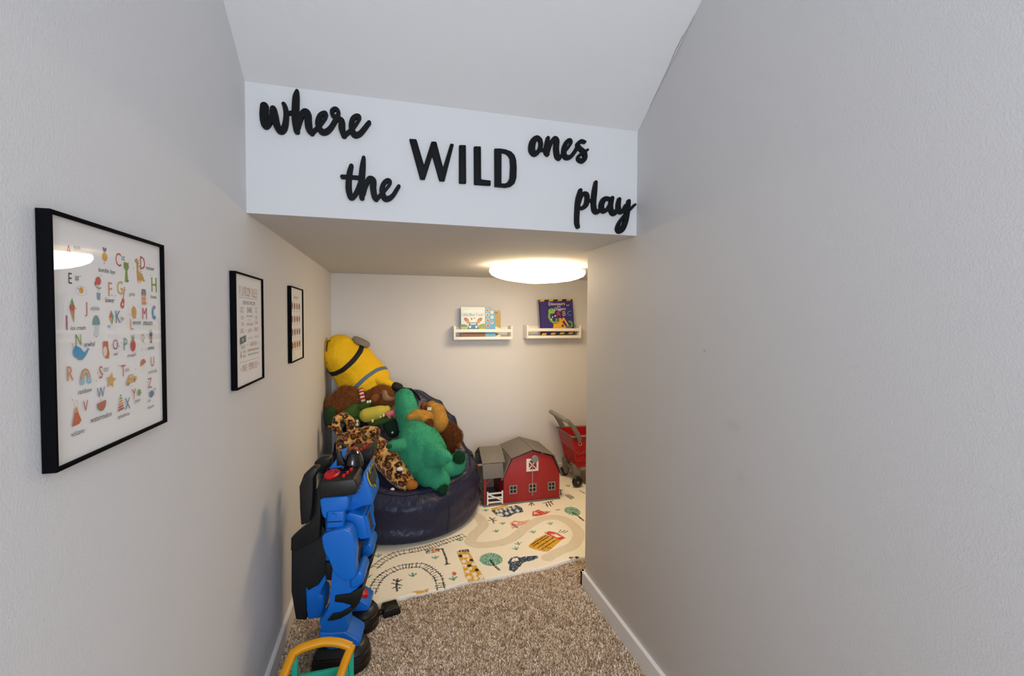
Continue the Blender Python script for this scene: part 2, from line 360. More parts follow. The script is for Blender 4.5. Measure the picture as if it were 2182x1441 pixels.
ROBOT = {'shoulder_block': [(-0.0509,0.6985),(-0.0493,0.6486),(0.0732,0.6546),(0.0814,0.6835),(0.0676,0.7125),(-0.043,0.7064)],'shoulder': [(-0.0528,0.6366),(-0.0369,0.6441),(0.043,0.6462),(0.047,0.6311),(0.0427,0.5995),(0.0326,0.5894),(-0.0274,0.5898),(-0.0296,0.5656),(-0.0415,0.5727),(-0.0473,0.592)],'upper_arm': [(-0.0261,0.5938),(0.0317,0.5947),(0.0282,0.5197),(-0.0307,0.5151)],'forearm': [(-0.0255,0.5285),(-0.0038,0.5355),(0.0377,0.5433),(0.0575,0.5336),(0.0673,0.514),(0.0731,0.48),(0.0769,0.446),(0.0726,0.404),(0.0765,0.3763),(0.0724,0.3639),(0.0503,0.3509),(0.0304,0.3525),(0.0107,0.3709),(-0.003,0.3909),(-0.0087,0.4103),(-0.0184,0.4361),(-0.03,0.4579),(-0.0376,0.4877),(-0.0403,0.5149),(-0.0354,0.5209)],'leg': [(-0.0122,0.3939),(-0.0043,0.3719),(0.0238,0.3483),(0.0461,0.3465),(0.0747,0.37),(0.0931,0.3578),(0.0971,0.3424),(0.0939,0.321),(0.0702,0.3014),(0.0812,0.3021),(0.0672,0.255),(0.0579,0.2245),(0.0441,0.204),(0.0349,0.1856),(0.0404,0.1657),(0.0392,0.1514),(0.0255,0.1454),(-0.0129,0.1468),(-0.0532,0.1556),(-0.0596,0.1922),(-0.0461,0.2076),(-0.0325,0.2303),(-0.0233,0.2558),(-0.0231,0.2869)],'knee': [(0.0481,0.3329),(0.0501,0.3413),(0.0767,0.3755),(0.0949,0.3634),(0.0989,0.348),(0.0957,0.3268),(0.0722,0.3094),(0.0459,0.3052)],'stripe_upper': [(-0.0034,0.2848),(0.0484,0.2875),(0.0597,0.2961),(0.0916,0.3103),(0.0984,0.3049),(0.0868,0.2698),(0.0799,0.2511),(0.0684,0.2353),(0.0525,0.232),(0.0504,0.2466),(0.0233,0.2574),(-0.0058,0.2635)],'stripe_lower': [(-0.031,0.1966),(-0.0129,0.2188),(0.0141,0.2211),(0.0548,0.2414),(0.0684,0.2353),(0.0456,0.2158),(0.0139,0.1995),(-0.0131,0.1949)],'ankle': [(-0.0633,0.1542),(-0.0129,0.1492),(0.0278,0.1501),(0.0391,0.1417),(0.0664,0.122),(0.0835,0.1082),(0.0799,0.0891),(0.0569,0.072),(-0.0157,0.07),(-0.0625,0.1134)],'launcher': [(0.0226,0.5552),(0.0371,0.5652),(0.0901,0.5468),(0.1054,0.4633),(0.0781,0.4596),(0.0553,0.4765),(0.0492,0.5011),(0.0203,0.516)],'chest': [(0.0344,0.6185),(0.0574,0.6283),(0.0767,0.6846),(0.0862,0.7061),(0.1039,0.6568),(0.1163,0.6141),(0.1161,0.5742),(0.0844,0.5716),(0.0339,0.5525),(-0.0283,0.5671),(-0.0275,0.6765)],'far_thigh': [(0.0141,0.4061),(0.0711,0.3878),(0.0709,0.342),(0.0962,0.3354),(0.0937,0.3113),(0.0774,0.2811),(0.0567,0.2633),(0.0406,0.2646),(0.0227,0.3166)],'far_shin': [(0.0544,0.2659),(0.0914,0.3018),(0.0959,0.2845),(0.0795,0.2349),(0.061,0.2267),(0.0562,0.181),(0.0126,0.1748),(0.0245,0.2441)],'far_foot_top': [(0.0403,0.1192),(0.0918,0.1418),(0.0891,0.1149),(0.0735,0.0918),(0.0323,0.063),(0.0017,0.074),(0.0021,0.1334)],'thruster': [(-0.1353,0.2671),(-0.093,0.2661),(-0.0715,0.2997),(-0.0499,0.3284),(-0.0477,0.308),(-0.0838,0.2351),(-0.0697,0.2237),(-0.0701,0.1781),(-0.0775,0.1433),(-0.1271,0.1403),(-0.1326,0.1787)],'wing': [(-0.1321,0.6737),(-0.1158,0.7176),(-0.0875,0.7441),(-0.0674,0.7411),(-0.0655,0.726),(-0.0818,0.7011),(-0.0821,0.6669),(-0.0857,0.6028),(-0.0953,0.5432),(-0.1275,0.5321),(-0.1309,0.5989),(-0.1308,0.6074)],'far_wing': [(-0.1385,0.6937),(-0.1316,0.703),(-0.1133,0.7191),(-0.0769,0.72),(-0.0702,0.7077),(-0.0726,0.6836),(-0.0956,0.6654),(-0.1003,0.6463),(-0.1229,0.657),(-0.1341,0.6791)],'cape_strap': [(-0.0936,0.6304),(-0.0727,0.6688),(-0.067,0.6114),(-0.0696,0.541),(-0.0744,0.4617),(-0.1613,0.4193),(-0.1755,0.4247),(-0.174,0.4706),(-0.14,0.5013),(-0.1069,0.5256),(-0.0964,0.5535)],'cape': [(-0.181,0.4236),(-0.0903,0.4529),(-0.0752,0.5056),(-0.0503,0.4682),(-0.0428,0.3464),(-0.0855,0.2755),(-0.1234,0.2538),(-0.1323,0.2729),(-0.1311,0.1425),(-0.1683,0.1485),(-0.1834,0.2573)],'head_pts': [(0.0308,0.7749),(-0.0109,0.7433),(0.0677,0.7078),(0.0306,0.737)],'ear': [(-0.0176,0.7858),(-0.0049,0.7774),(0.0118,0.7262),(-0.0181,0.723)],'far_ear': [(-0.0196,0.7847),(-0.0017,0.7794),(0.0015,0.7604),(-0.0186,0.7612)],'face_blue': [(-0.0038,0.7816),(0.0182,0.7886),(0.0062,0.7521)],'collar': [(-0.0449,0.7158),(-0.0212,0.744),(-0.0084,0.7434),(0.0021,0.7159),(-0.0449,0.7113)],'far_block': [(-0.0118,0.7274),(0.0189,0.7262),(0.0664,0.7269),(0.0856,0.7486),(0.0878,0.7136),(0.0708,0.6669),(0.0446,0.6656),(-0.0122,0.668)],'emblem': [(0.0562,0.6205),(0.0848,0.5935)]}
RUG = {'road': [[(0.922,2.83),(0.957,2.756),(0.956,2.65),(0.886,2.556),(0.847,2.481),(0.87,2.437),(0.921,2.418),(1.014,2.418),(1.111,2.47),(1.224,2.58),(1.353,2.652),(1.453,2.626),(1.491,2.509),(1.479,2.399),(1.399,2.291),(1.303,2.245),(1.213,2.201)]],'rail': [[(0.329,2.33),(0.378,2.4),(0.455,2.452),(0.57,2.462),(0.692,2.503),(0.823,2.559)],[(0.325,2.112),(0.346,2.202),(0.385,2.266),(0.453,2.307),(0.517,2.306),(0.57,2.292),(0.608,2.236),(0.635,2.162),(0.637,2.055)]],'leaf': [(0.347,2.436),(0.64,2.342),(0.515,2.208),(0.704,2.125),(0.794,2.495),(1.017,2.549),(1.078,2.633),(1.105,2.369),(1.076,2.323),(1.226,2.48),(1.362,2.558),(1.018,2.847),(0.304,2.25),(1.709,3.113)],'tree': [([(0.92,2.262),(0.978,2.247),(0.935,2.325)],[(0.914,2.258),(0.922,2.204),(0.938,2.154)]),([(1.566,2.703),(1.614,2.69),(1.592,2.765)],[(1.56,2.687),(1.571,2.627),(1.579,2.554)])],'tower': [(0.755,2.373),(0.822,2.372),(0.828,2.303),(0.834,2.216),(0.854,2.085),(0.776,2.074),(0.762,2.147),(0.766,2.255),(0.756,2.322)],'tower_top': [(0.753,2.379),(0.773,2.395),(0.821,2.396),(0.824,2.366)],'tower_win': [(0.786,2.331),(0.808,2.287),(0.778,2.278),(0.777,2.237),(0.825,2.24),(0.781,2.18),(0.811,2.148),(0.78,2.128),(0.81,2.115),(0.837,2.117),(0.799,2.205),(0.803,2.326)],'tower_black': [(0.769,2.335),(0.819,2.281),(0.799,2.231),(0.829,2.181)],'building': [(1.05,2.844),(1.236,2.889),(1.258,2.835),(1.25,2.769),(1.185,2.761),(1.14,2.727),(1.1,2.738),(1.07,2.759)],'building_win': [(1.087,2.829),(1.112,2.827),(1.146,2.847),(1.176,2.848),(1.209,2.861),(1.101,2.77),(1.14,2.781),(1.173,2.798),(1.218,2.799),(1.084,2.771)],'building_top': [(1.058,2.879),(1.174,2.911),(1.183,2.891),(1.053,2.843)],'red_car': [(1.285,2.694),(1.31,2.762),(1.355,2.784),(1.379,2.747),(1.426,2.731),(1.378,2.702),(1.324,2.692)],'pink_car': [(1.115,2.558),(1.125,2.643),(1.16,2.672),(1.201,2.642),(1.255,2.654),(1.23,2.623),(1.179,2.591)],'truck_box': [(1.15,2.345),(1.224,2.414),(1.289,2.449),(1.349,2.355),(1.295,2.306),(1.241,2.261),(1.192,2.28),(1.155,2.32)],'truck_lines': [[(1.179,2.337),(1.298,2.42)],[(1.197,2.314),(1.316,2.396)],[(1.214,2.292),(1.325,2.367)],[(1.169,2.352),(1.288,2.436)]],'truck_cab': [(1.289,2.474),(1.326,2.478),(1.357,2.452),(1.388,2.377),(1.347,2.358),(1.322,2.394),(1.295,2.448)],'truck_win': [(1.319,2.439),(1.35,2.433),(1.366,2.396),(1.34,2.389)],'truck_dash': [[(1.373,2.448),(1.397,2.476)],[(1.382,2.438),(1.417,2.464)],[(1.398,2.434),(1.43,2.454)],[(1.21,2.27),(1.233,2.266)],[(1.244,2.296),(1.268,2.292)]],'blue_car': [(0.999,2.215),(1.026,2.251),(1.058,2.259),(1.075,2.237),(1.095,2.243),(1.165,2.236),(1.163,2.214),(1.128,2.196),(1.08,2.193),(1.055,2.168),(1.007,2.12),(0.986,2.146),(0.999,2.183)],'blue_car_win': [(1.016,2.215),(1.033,2.243),(1.059,2.244),(1.06,2.214)],'digger': [(0.501,2.078),(0.526,2.084),(0.555,2.081),(0.586,2.094),(0.572,2.047),(0.557,2.042),(0.533,2.039),(0.527,2.067)],'light_box': [(0.595,2.444),(0.665,2.447),(0.665,2.414),(0.598,2.409)],'light_dots': [(0.609,2.429),(0.632,2.428),(0.654,2.431)],'light_pole': [[(0.67,2.438),(0.684,2.438),(0.688,2.396),(0.693,2.339),(0.691,2.275)],[(0.682,2.272),(0.704,2.274)]],'palm': [[(0.443,2.203),(0.437,2.151),(0.439,2.103)],[(0.443,2.181),(0.423,2.204)],[(0.443,2.181),(0.46,2.19)],[(0.44,2.159),(0.418,2.174)],[(0.44,2.159),(0.462,2.144)],[(0.44,2.137),(0.418,2.134)],[(0.439,2.137),(0.456,2.124)],[(1.026,2.661),(1.031,2.713)],[(1.031,2.713),(1.002,2.706)],[(1.031,2.713),(1.048,2.694)],[(1.028,2.714),(1.018,2.748)],[(1.03,2.722),(1.05,2.732)],[(1.347,2.902),(1.316,2.865)],[(1.347,2.902),(1.331,2.852)],[(1.347,2.902),(1.354,2.864)],[(1.441,2.878),(1.431,2.808)],[(1.462,2.882),(1.455,2.81)],[(1.479,2.886),(1.478,2.831)],[(1.423,2.873),(1.5,2.89)],[(1.627,3.08),(1.597,2.983)],[(1.627,3.059),(1.642,3.065)],[(0.995,2.986),(1.013,2.963)],[(0.988,2.951),(1.004,2.938)],[(1.757,3.014),(1.77,2.958)],[(1.134,2.625),(1.152,2.569)],[(1.469,2.745),(1.496,2.747)]],'tulip': [(0.714,2.179)],'grey_car': [(1.623,2.976),(1.657,2.977),(1.671,2.903),(1.631,2.875),(1.616,2.938)],'edge_mark': [(1.332,2.164),(1.362,2.162)]}
PLUSH = {'yellow': [(0.089,3.2,1.043,0.128),(0.168,3.22,0.958,0.154),(0.253,3.24,0.835,0.169)],'yellow_arm': [(0.316,3.12,0.871,0.034),(0.381,3.1,0.852,0.027),(0.422,3.09,0.835,0.023)],'glove': [(0.447,3.08,0.825,0.031),(0.467,3.08,0.816,0.031)],'band': [(0.117,3.2,1.004,0.137)],'strap': [(0.288,3.2,0.861,0.148)],'patch': [(0.228,3.2,1.133,0.052)],'hair': [(0.004,3.1,1.089,0.005),(0.009,3.12,1.129,0.005),(0.04,3.15,1.137,0.005)],'bison': [(0.076,3.08,0.71,0.066),(0.154,3.12,0.745,0.091),(0.217,3.13,0.741,0.078)],'bison_head': [(0.295,3.1,0.751,0.061),(0.361,3.06,0.768,0.069),(0.393,3.04,0.74,0.048)],'horn': [(0.376,2.97,0.803,0.02),(0.382,2.96,0.774,0.021),(0.414,2.95,0.764,0.015),(0.439,2.94,0.77,0.009)],'bison_ear': [(0.315,3.0,0.763,0.028),(0.335,2.99,0.777,0.021)],'scarf': [(0.25,3.12,0.75,0.072)],'croc': [(0.134,2.99,0.656,0.044),(0.194,3.01,0.673,0.059),(0.255,3.01,0.674,0.056)],'croc_jaw': [(0.267,2.94,0.67,0.045),(0.336,2.93,0.686,0.043),(0.392,2.92,0.705,0.026)],'croc_low': [(0.304,2.95,0.623,0.034),(0.366,2.94,0.635,0.027),(0.413,2.93,0.648,0.018)],'tongue': [(0.398,2.89,0.681,0.016),(0.425,2.89,0.69,0.016)],'tongue2': [(0.402,2.89,0.681,0.014),(0.407,2.89,0.662,0.011)],'croc_arm': [(0.239,2.97,0.719,0.023),(0.278,2.95,0.748,0.018)],'croc_foot': [(0.208,2.91,0.641,0.02),(0.212,2.9,0.624,0.02)],'teeth': [(0.371,2.88,0.677,0.008),(0.305,2.88,0.646,0.009),(0.352,2.88,0.668,0.006)],'claws': [(0.289,2.93,0.759,0.008),(0.275,2.93,0.756,0.008),(0.215,2.88,0.648,0.008),(0.214,2.88,0.628,0.009)],'wedge': [(0.04,2.97,0.701,0.033),(0.039,2.97,0.638,0.033)],'wedge_claw': [(0.037,2.93,0.614,0.009),(0.055,2.93,0.613,0.009)],'leo': [(0.156,2.86,0.528,0.063),(0.232,2.88,0.541,0.069),(0.307,2.86,0.497,0.074),(0.375,2.8,0.447,0.081),(0.434,2.7,0.397,0.073),(0.48,2.66,0.346,0.061),(0.508,2.64,0.319,0.046)],'leo_leg': [(0.14,2.8,0.541,0.039),(0.135,2.78,0.502,0.033)],'leo_paw': [(0.273,2.81,0.598,0.037),(0.321,2.79,0.596,0.035)],'leo_tail': [(0.185,2.82,0.609,0.026),(0.182,2.82,0.663,0.026),(0.143,2.82,0.702,0.024),(0.105,2.81,0.681,0.024),(0.101,2.8,0.638,0.024),(0.121,2.79,0.609,0.021)],'leo_muzzle': [(0.524,2.61,0.326,0.032),(0.54,2.6,0.325,0.026)],'leo_eye': [(0.462,2.57,0.432,0.019)],'leo_pupil': [(0.459,2.57,0.421,0.014)],'leo_eye2': [(0.422,2.6,0.31,0.012)],'dino': [(0.5,2.93,0.772,0.06),(0.511,2.9,0.716,0.069),(0.521,2.87,0.657,0.069),(0.542,2.82,0.595,0.075),(0.588,2.76,0.489,0.14),(0.606,2.74,0.455,0.143)],'dino_tail': [(0.645,2.66,0.475,0.083),(0.696,2.58,0.48,0.048),(0.738,2.54,0.483,0.019)],'dino_leg': [(0.729,2.74,0.367,0.069),(0.794,2.76,0.359,0.065),(0.83,2.76,0.408,0.041)],'dino_sole': [(0.818,2.72,0.422,0.036)],'dino_leg2': [(0.631,2.68,0.356,0.08),(0.685,2.62,0.33,0.066)],'dino_sole2': [(0.699,2.58,0.298,0.031)],'dino_arm': [(0.478,2.7,0.529,0.039),(0.43,2.64,0.551,0.031),(0.407,2.62,0.553,0.019)],'dino_claw': [(0.404,2.6,0.558,0.014)],'tan': [(0.705,2.97,0.659,0.062),(0.711,2.95,0.595,0.07)],'tan_head': [(0.676,2.97,0.698,0.039)],'tan_arm': [(0.638,2.85,0.658,0.039),(0.573,2.81,0.684,0.035),(0.527,2.79,0.675,0.022)],'tan_paw': [(0.615,2.81,0.656,0.033),(0.634,2.81,0.639,0.032)],'tan_tuft': [(0.641,2.79,0.632,0.027),(0.641,2.78,0.61,0.019)],'mane': [(0.775,2.96,0.53,0.056),(0.812,2.95,0.496,0.057),(0.786,2.95,0.455,0.049)],'mane_ear': [(0.841,2.92,0.451,0.022)],'tan_back': [(0.63,3.01,0.693,0.029),(0.629,3.0,0.665,0.025)],'tag': [(0.653,2.88,0.704,0.015)],'dark': [(0.413,2.96,0.594,0.049),(0.428,2.94,0.557,0.041)],'dark_tooth': [(0.424,2.86,0.571,0.009)],'bag_strap': [(0.495,3.2,0.796,0.009),(0.552,3.22,0.782,0.009),(0.595,3.2,0.743,0.009)]}
# ------------------------------------------------------------------ room shell
W = 1.3075; ZC = 1.594; ZT = 1.981; YH = 1.509; YB = 3.4785; YE = 1.942; HB = 0.075
wall_m = mat('greige_wall_paint', '#d9d7d6', 0.75, bump=(260, 0.27, 0.002))
header_m = mat('white_header_paint', '#c9c8c7', 0.7, bump=(260, 0.12, 0.001))
ceil_m = mat('ceiling_paint', '#d3d1cf', 0.85, bump=(240, 0.25, 0.0015))
trim_m = mat('white_trim_paint', '#ece9e5', 0.4)

def struct(name, mb, m, bevel=0, label=None):
    o = mb.build(name, m, None, bevel); o['kind'] = 'structure'
    if label: o['label'] = label
    return o

def wall_scuffs(m):
    """a few grey smudges rubbed into the paint of the right wall"""
    nt = m.node_tree; b = nt.nodes['Principled BSDF']
    tc = nt.nodes.new('ShaderNodeTexCoord')
    fac = None
    for (y, z, ry, rz, s) in ((1.02, 1.0, 0.03, 0.02, 0.10), (0.985, 0.87, 0.02, 0.03, 0.06), (1.125, 1.19, 0.006, 0.006, 0.3)):
        mp = nt.nodes.new('ShaderNodeMapping'); mp.vector_type = 'POINT'
        mp.inputs['Location'].default_value = (0, -y / ry, -z / rz); mp.inputs['Scale'].default_value = (0, 1 / ry, 1 / rz)
        nt.links.new(tc.outputs['Object'], mp.inputs['Vector'])
        nz = nt.nodes.new('ShaderNodeTexNoise'); nz.inputs['Scale'].default_value = 1.4
        nt.links.new(mp.outputs['Vector'], nz.inputs['Vector'])
        mx = nt.nodes.new('ShaderNodeVectorMath'); mx.operation = 'ADD'
        nt.links.new(mp.outputs['Vector'], mx.inputs[0]); nt.links.new(nz.outputs['Color'], mx.inputs[1])
        ln = nt.nodes.new('ShaderNodeVectorMath'); ln.operation = 'LENGTH'; nt.links.new(mx.outputs['Vector'], ln.inputs[0])
        mr = nt.nodes.new('ShaderNodeMapRange'); mr.inputs['From Min'].default_value = 1.3; mr.inputs['From Max'].default_value = 0.5
        mr.inputs['To Min'].default_value = 0; mr.inputs['To Max'].default_value = s
        nt.links.new(ln.outputs['Value'], mr.inputs['Value'])
        if fac is None: fac = mr.outputs['Result']
        else:
            ad = nt.nodes.new('ShaderNodeMath'); ad.operation = 'MAXIMUM'; nt.links.new(fac, ad.inputs[0]); nt.links.new(mr.outputs['Result'], ad.inputs[1]); fac = ad.outputs[0]
    mix = nt.nodes.new('ShaderNodeMix'); mix.data_type = 'RGBA'
    mix.inputs['A'].default_value = b.inputs['Base Color'].default_value; mix.inputs['B'].default_value = lin('#6d6a68')
    nt.links.new(fac, mix.inputs['Factor']); nt.links.new(mix.outputs['Result'], b.inputs['Base Color'])

scuffed_m = mat('scuffed_wall_paint', '#d9d7d6', 0.7, bump=(260, 0.27, 0.002))
wall_scuffs(scuffed_m)

floor = struct('floor', MB().box(-0.1, 2.6, -2.25, 3.6, -0.1, 0), mat('carpet_backing', '#c9b59e', 0.95, mottled=('#a8947e', 260, 0.5), bump=(420, 1.0, 0.004)), label='beige cut pile carpet')
struct('wall_left', MB().box(-0.12, 0, -2.25, 3.6, 0, 3.0), wall_m)
struct('wall_back', MB().box(0, 2.5, YB, 3.6, 0, 1.75), wall_m)
struct('wall_right', MB().box(W, W + 0.12, -2.25, YE, 0, 3.0), scuffed_m, bevel=0.004)
struct('wall_niche_front', MB().box(W + 0.12, 2.5, YE - 0.12, YE, 0, 1.75), wall_m)
struct('wall_niche_side', MB().box(2.38, 2.5, YE, YB, 0, 1.75), wall_m)
struct('wall_header', MB().prism([(YH, ZC), (YH + 0.11, ZC), (YH + 0.11, 2.15), (YH, 2.15)], 0, W, 'yz'), header_m)
hd = bpy.data.objects['wall_header']; hd.data.materials.append(ceil_m)
for p in hd.data.polygons:
    if p.normal.z < -0.9: p.material_index = 1     # the soffit is painted like the niche ceiling
# low niche ceiling, rising a touch to the back
struct('ceiling_niche', MB().prism([(YH + 0.002, ZC + 0.0005), (YB, ZC + 0.013), (YB, ZC + 0.14), (YH + 0.11, ZC + 0.14), (YH + 0.11, ZC + 0.02), (YH + 0.002, ZC + 0.02)], 0, 2.38, 'yz'), ceil_m)
SL = 0.696
YFLAT = YH - (2.62 - ZT) / SL
struct('ceiling', MB().prism([(YH + 0.001, ZT), (YFLAT, 2.62), (-2.25, 2.62), (-2.25, 2.75), (YFLAT + .05, 2.75), (YH + 0.001, ZT + 0.15)], 0, W, 'yz'), ceil_m)
# wall behind the photographer with its window opening
struct('wall_rear', MB().box(0, 0.06, -2.25, -2.1, 0, 2.62).box(1.18, W, -2.25, -2.1, 0, 2.62).box(0.06, 1.18, -2.25, -2.1, 0, 0.78).box(0.06, 1.18, -2.25, -2.1, 2.32, 2.62), wall_m)
# hairline crack in the caulk of the sloped ceiling
cr = []
for t, dx in ((0.0, 0.0), (0.12, -.001), (0.18, -.004), (0.2, -.007), (0.27, -.007), (0.38, -.008), (0.5, -.003), (0.7, -.001), (1.0, 0.0)):
    y = 1.19 + 0.24 * t; cr.append((W - 0.001 + dx * 0.6, y, ZT + SL * (YH - y) - 0.001))
crack = MB().tube(cr, [0.0003, .0005, .0009, .0014, .0014, .0012, .0008, .0005, .0003], seg=5).build('trim_crack', mat('crack_shadow', '#8d8985', 0.9)); crack['kind'] = 'structure'; crack['label'] = 'fine crack along sloped ceiling edge'
# baseboards: flat board with a small eased top edge
def board_prof(h=HB, t=0.014): return [(0, 0), (t, 0), (t, h - 0.002), (t - 0.002, h), (0, h)]
struct('baseboard_left', MB().prism([(a, b) for a, b in board_prof()], -2.25, YB, 'xz'), trim_m)
struct('baseboard_right', MB().prism([(W - a, b) for a, b in board_prof()], -2.25, YE + 0.014, 'xz').box(W - 0.014, W + 0.12, YE, YE + 0.014, 0, HB), trim_m)
struct('baseboard_back', MB().prism([(YB - a, b) for a, b in board_prof()], 0.014, 2.38, 'yz'), trim_m)

# carpet pile over the part of the floor in view
def carpet():
    n = 150000
    x = rng.uniform(0.016, 1.75, n); y = rng.uniform(1.2, 2.75, n)
    keep = ~((x > W - 0.015) & (y < YE + 0.016)) & ~((x > 0.36) & (y > 2.25 + 0.103 * x)) & ~((x > 1.46) & (y > 2.5))
    x, y = x[keep], y[keep]; n = len(x)
    L = rng.uniform(0.004, 0.009, n); an = rng.uniform(0, 2 * np.pi, n); lean = rng.uniform(0.3, 1.6, n)
    w = rng.uniform(0.0016, 0.003, n)
    dx, dy = np.cos(an), np.sin(an)
    p = np.stack([x, y, np.full(n, -0.001)], 1); t = p + np.stack([dx * lean * L, dy * lean * L, L], 1)
    s = np.stack([-dy, dx, np.zeros(n)], 1) * w[:, None]
    V = np.stack([p - s, p + s, t + s * .6, t - s * .6], 1).reshape(-1, 3)
    F = np.arange(n * 4, dtype=np.int32)
    me = bpy.data.meshes.new('carpet_pile'); me.vertices.add(n * 4); me.vertices.foreach_set('co', V.ravel())
    me.loops.add(n * 4); me.loops.foreach_set('vertex_index', F); me.polygons.add(n); me.polygons.foreach_set('loop_start', np.arange(0, n * 4, 4, dtype=np.int32)); me.update()
    base = np.array([lin('#e6d0b6')[:3], lin('#d2b899')[:3], lin('#f4e6d2')[:3], lin('#a68d72')[:3]])
    patch = np.array([noise.noise((a * 28, b * 28, 0)) for a, b in zip(x, y)])
    r = rng.random(n) * 0.75 + 0.25 * (patch + 0.5)
    idx = np.select([r < 0.22, r < 0.48, r < 0.8], [3, 1, 0], 2)
    c = np.concatenate([base[idx], np.ones((n, 1))], 1)
    at = me.color_attributes.new('print', 'FLOAT_COLOR', 'POINT'); at.data.foreach_set('color', np.repeat(c, 4, axis=0).ravel())
    o = link('carpet_pile', me, mat('carpet_fibre', rough=0.95, attr='print', spec=0.1), floor); o['kind'] = 'stuff'
carpet()

# ------------------------------------------------------------------ ceiling lamp
def lamp():
    t = thing('ceiling_lamp', 'lit white square puff ceiling lamp under the low niche ceiling', 'ceiling lamp', (1.272, 2.56, 1.595))
    t['lamp'] = 1
    a = math.radians(38)
    def outline(half, rc, n=8):
        pts = []
        for k, (sx, sy) in enumerate(((1, 1), (-1, 1), (-1, -1), (1, -1))):
            for i in range(n + 1):
                b = math.radians(90 * k) + math.radians(90) * i / n
                pts.append((sx * (half - rc) + rc * math.cos(b), sy * (half - rc) + rc * math.sin(b)))
        return pts
    def rings(levels, top_z0):
        mb = MB(); vs = []; fs = []; n = None
        for half, rc, z in levels:
            o = outline(half, rc); n = len(o)
            vs += [(x * math.cos(a) - y * math.sin(a), x * math.sin(a) + y * math.cos(a), z) for x, y in o]
        for i in range(len(levels) - 1):
            for k in range(n):
                fs.append((i * n + k, i * n + (k + 1) % n, (i + 1) * n + (k + 1) % n, (i + 1) * n + k))
        fs.append(tuple(range((len(levels) - 1) * n, len(levels) * n)))
        if len(levels) == 2: fs.append(tuple(range(n))[::-1])
        return mb.add(vs, fs)
    top = 1.602 - 1.595
    rings([(0.196, 0.02, top), (0.196, 0.02, -0.019)], 0).build('base', mat('lamp_base_white', '#f2f0ec', 0.5), t)
    em = bpy.data.materials.new('lamp_diffuser'); em.use_nodes = True; nt = em.node_tree
    nt.nodes.remove(nt.nodes['Principled BSDF']); e = nt.nodes.new('ShaderNodeEmission')
    e.inputs[0].default_value = (*LAMP_COLOR, 1); e.inputs[1].default_value = LAMP_STRENGTH
    nt.links.new(e.outputs[0], nt.nodes['Material Output'].inputs['Surface'])
    d = rings([(0.206, 0.012, -0.014), (0.212, 0.016, -0.022), (0.213, 0.02, -0.038), (0.207, 0.03, -0.055), (0.188, 0.045, -0.070), (0.155, 0.05, -0.083), (0.11, 0.05, -0.092), (0.06, 0.04, -0.097), (0.02, 0.015, -0.098)], 0).build('diffuser', em, t, smooth=True)
lamp()

# ------------------------------------------------------------------ words on the header
black_m = mat('black_painted_wood', '#08090c', 0.6, spec=0.15, bump=(300, 0.1))
def catmull(pts, n=7):
    out = []
    for i in range(len(pts) - 1):
        p0 = pts[max(i - 1, 0)]; p1 = pts[i]; p2 = pts[i + 1]; p3 = pts[min(i + 2, len(pts) - 1)]
        for k in range(n):
            t = k / n
            out.append(tuple(0.5 * (2 * b + (c - a) * t + (2 * a - 5 * b + 4 * c - d) * t * t + (3 * b - a - 3 * c + d) * t ** 3) for a, b, c, d in zip(p0, p1, p2, p3)))
    out.append(pts[-1]); return out
def word(strokes, label, name):
    mb = MB()
    for k, s in enumerate(strokes):
        c = catmull(s); L = []; Rr = []
        n = len(c)
        for i, (x, z, w) in enumerate(c):
            a = c[max(i - 1, 0)]; b = c[min(i + 1, n - 1)]; dx, dz = b[0] - a[0], b[1] - a[1]; q = math.hypot(dx, dz) or 1e-9
            nx, nz = -dz / q, dx / q; r = w / 2 * 0.93
            L.append((x + nx * r, z + nz * r)); Rr.append((x - nx * r, z - nz * r))
        y1 = YH - 0.0005; y0 = YH - 0.0125 - 0.00012 * k
        yy = [y0 - 0.0009 * i / n for i in range(n)]        # a hair of rise along the stroke keeps crossings apart
        vs = [(p[0], q, p[1]) for p, q in zip(L, yy)] + [(p[0], q, p[1]) for p, q in zip(Rr, yy)] + [(p[0], y1, p[1]) for p in L] + [(p[0], y1, p[1]) for p in Rr]
        fs = []
        for i in range(n - 1):
            fs += [(i, i + 1, n + i + 1, n + i), (2 * n + i, 3 * n + i, 3 * n + i + 1, 2 * n + i + 1), (i, 2 * n + i, 2 * n + i + 1, i + 1), (n + i, n + i + 1, 3 * n + i + 1, 3 * n + i)]
        mb.add(vs, fs)
        for e, (x, z, w) in ((0, c[0]), (1, c[-1])):
            r = w / 2 * 0.93
            mb.prism([(x + r * math.cos(t * math.pi / 9), z + r * math.sin(t * math.pi / 9)) for t in range(18)], y0 - 0.00005 - e * 0.0009, y1, 'xz')
    o = mb.build(name, black_m)
    tag(o, label, 'wall letters', 'black words on the white header')
for wd in ('where', 'the', 'ones', 'play'):
    word(WORDS[wd], 'black cut-out script word reading "%s" mounted on the white header' % wd, 'script_word')
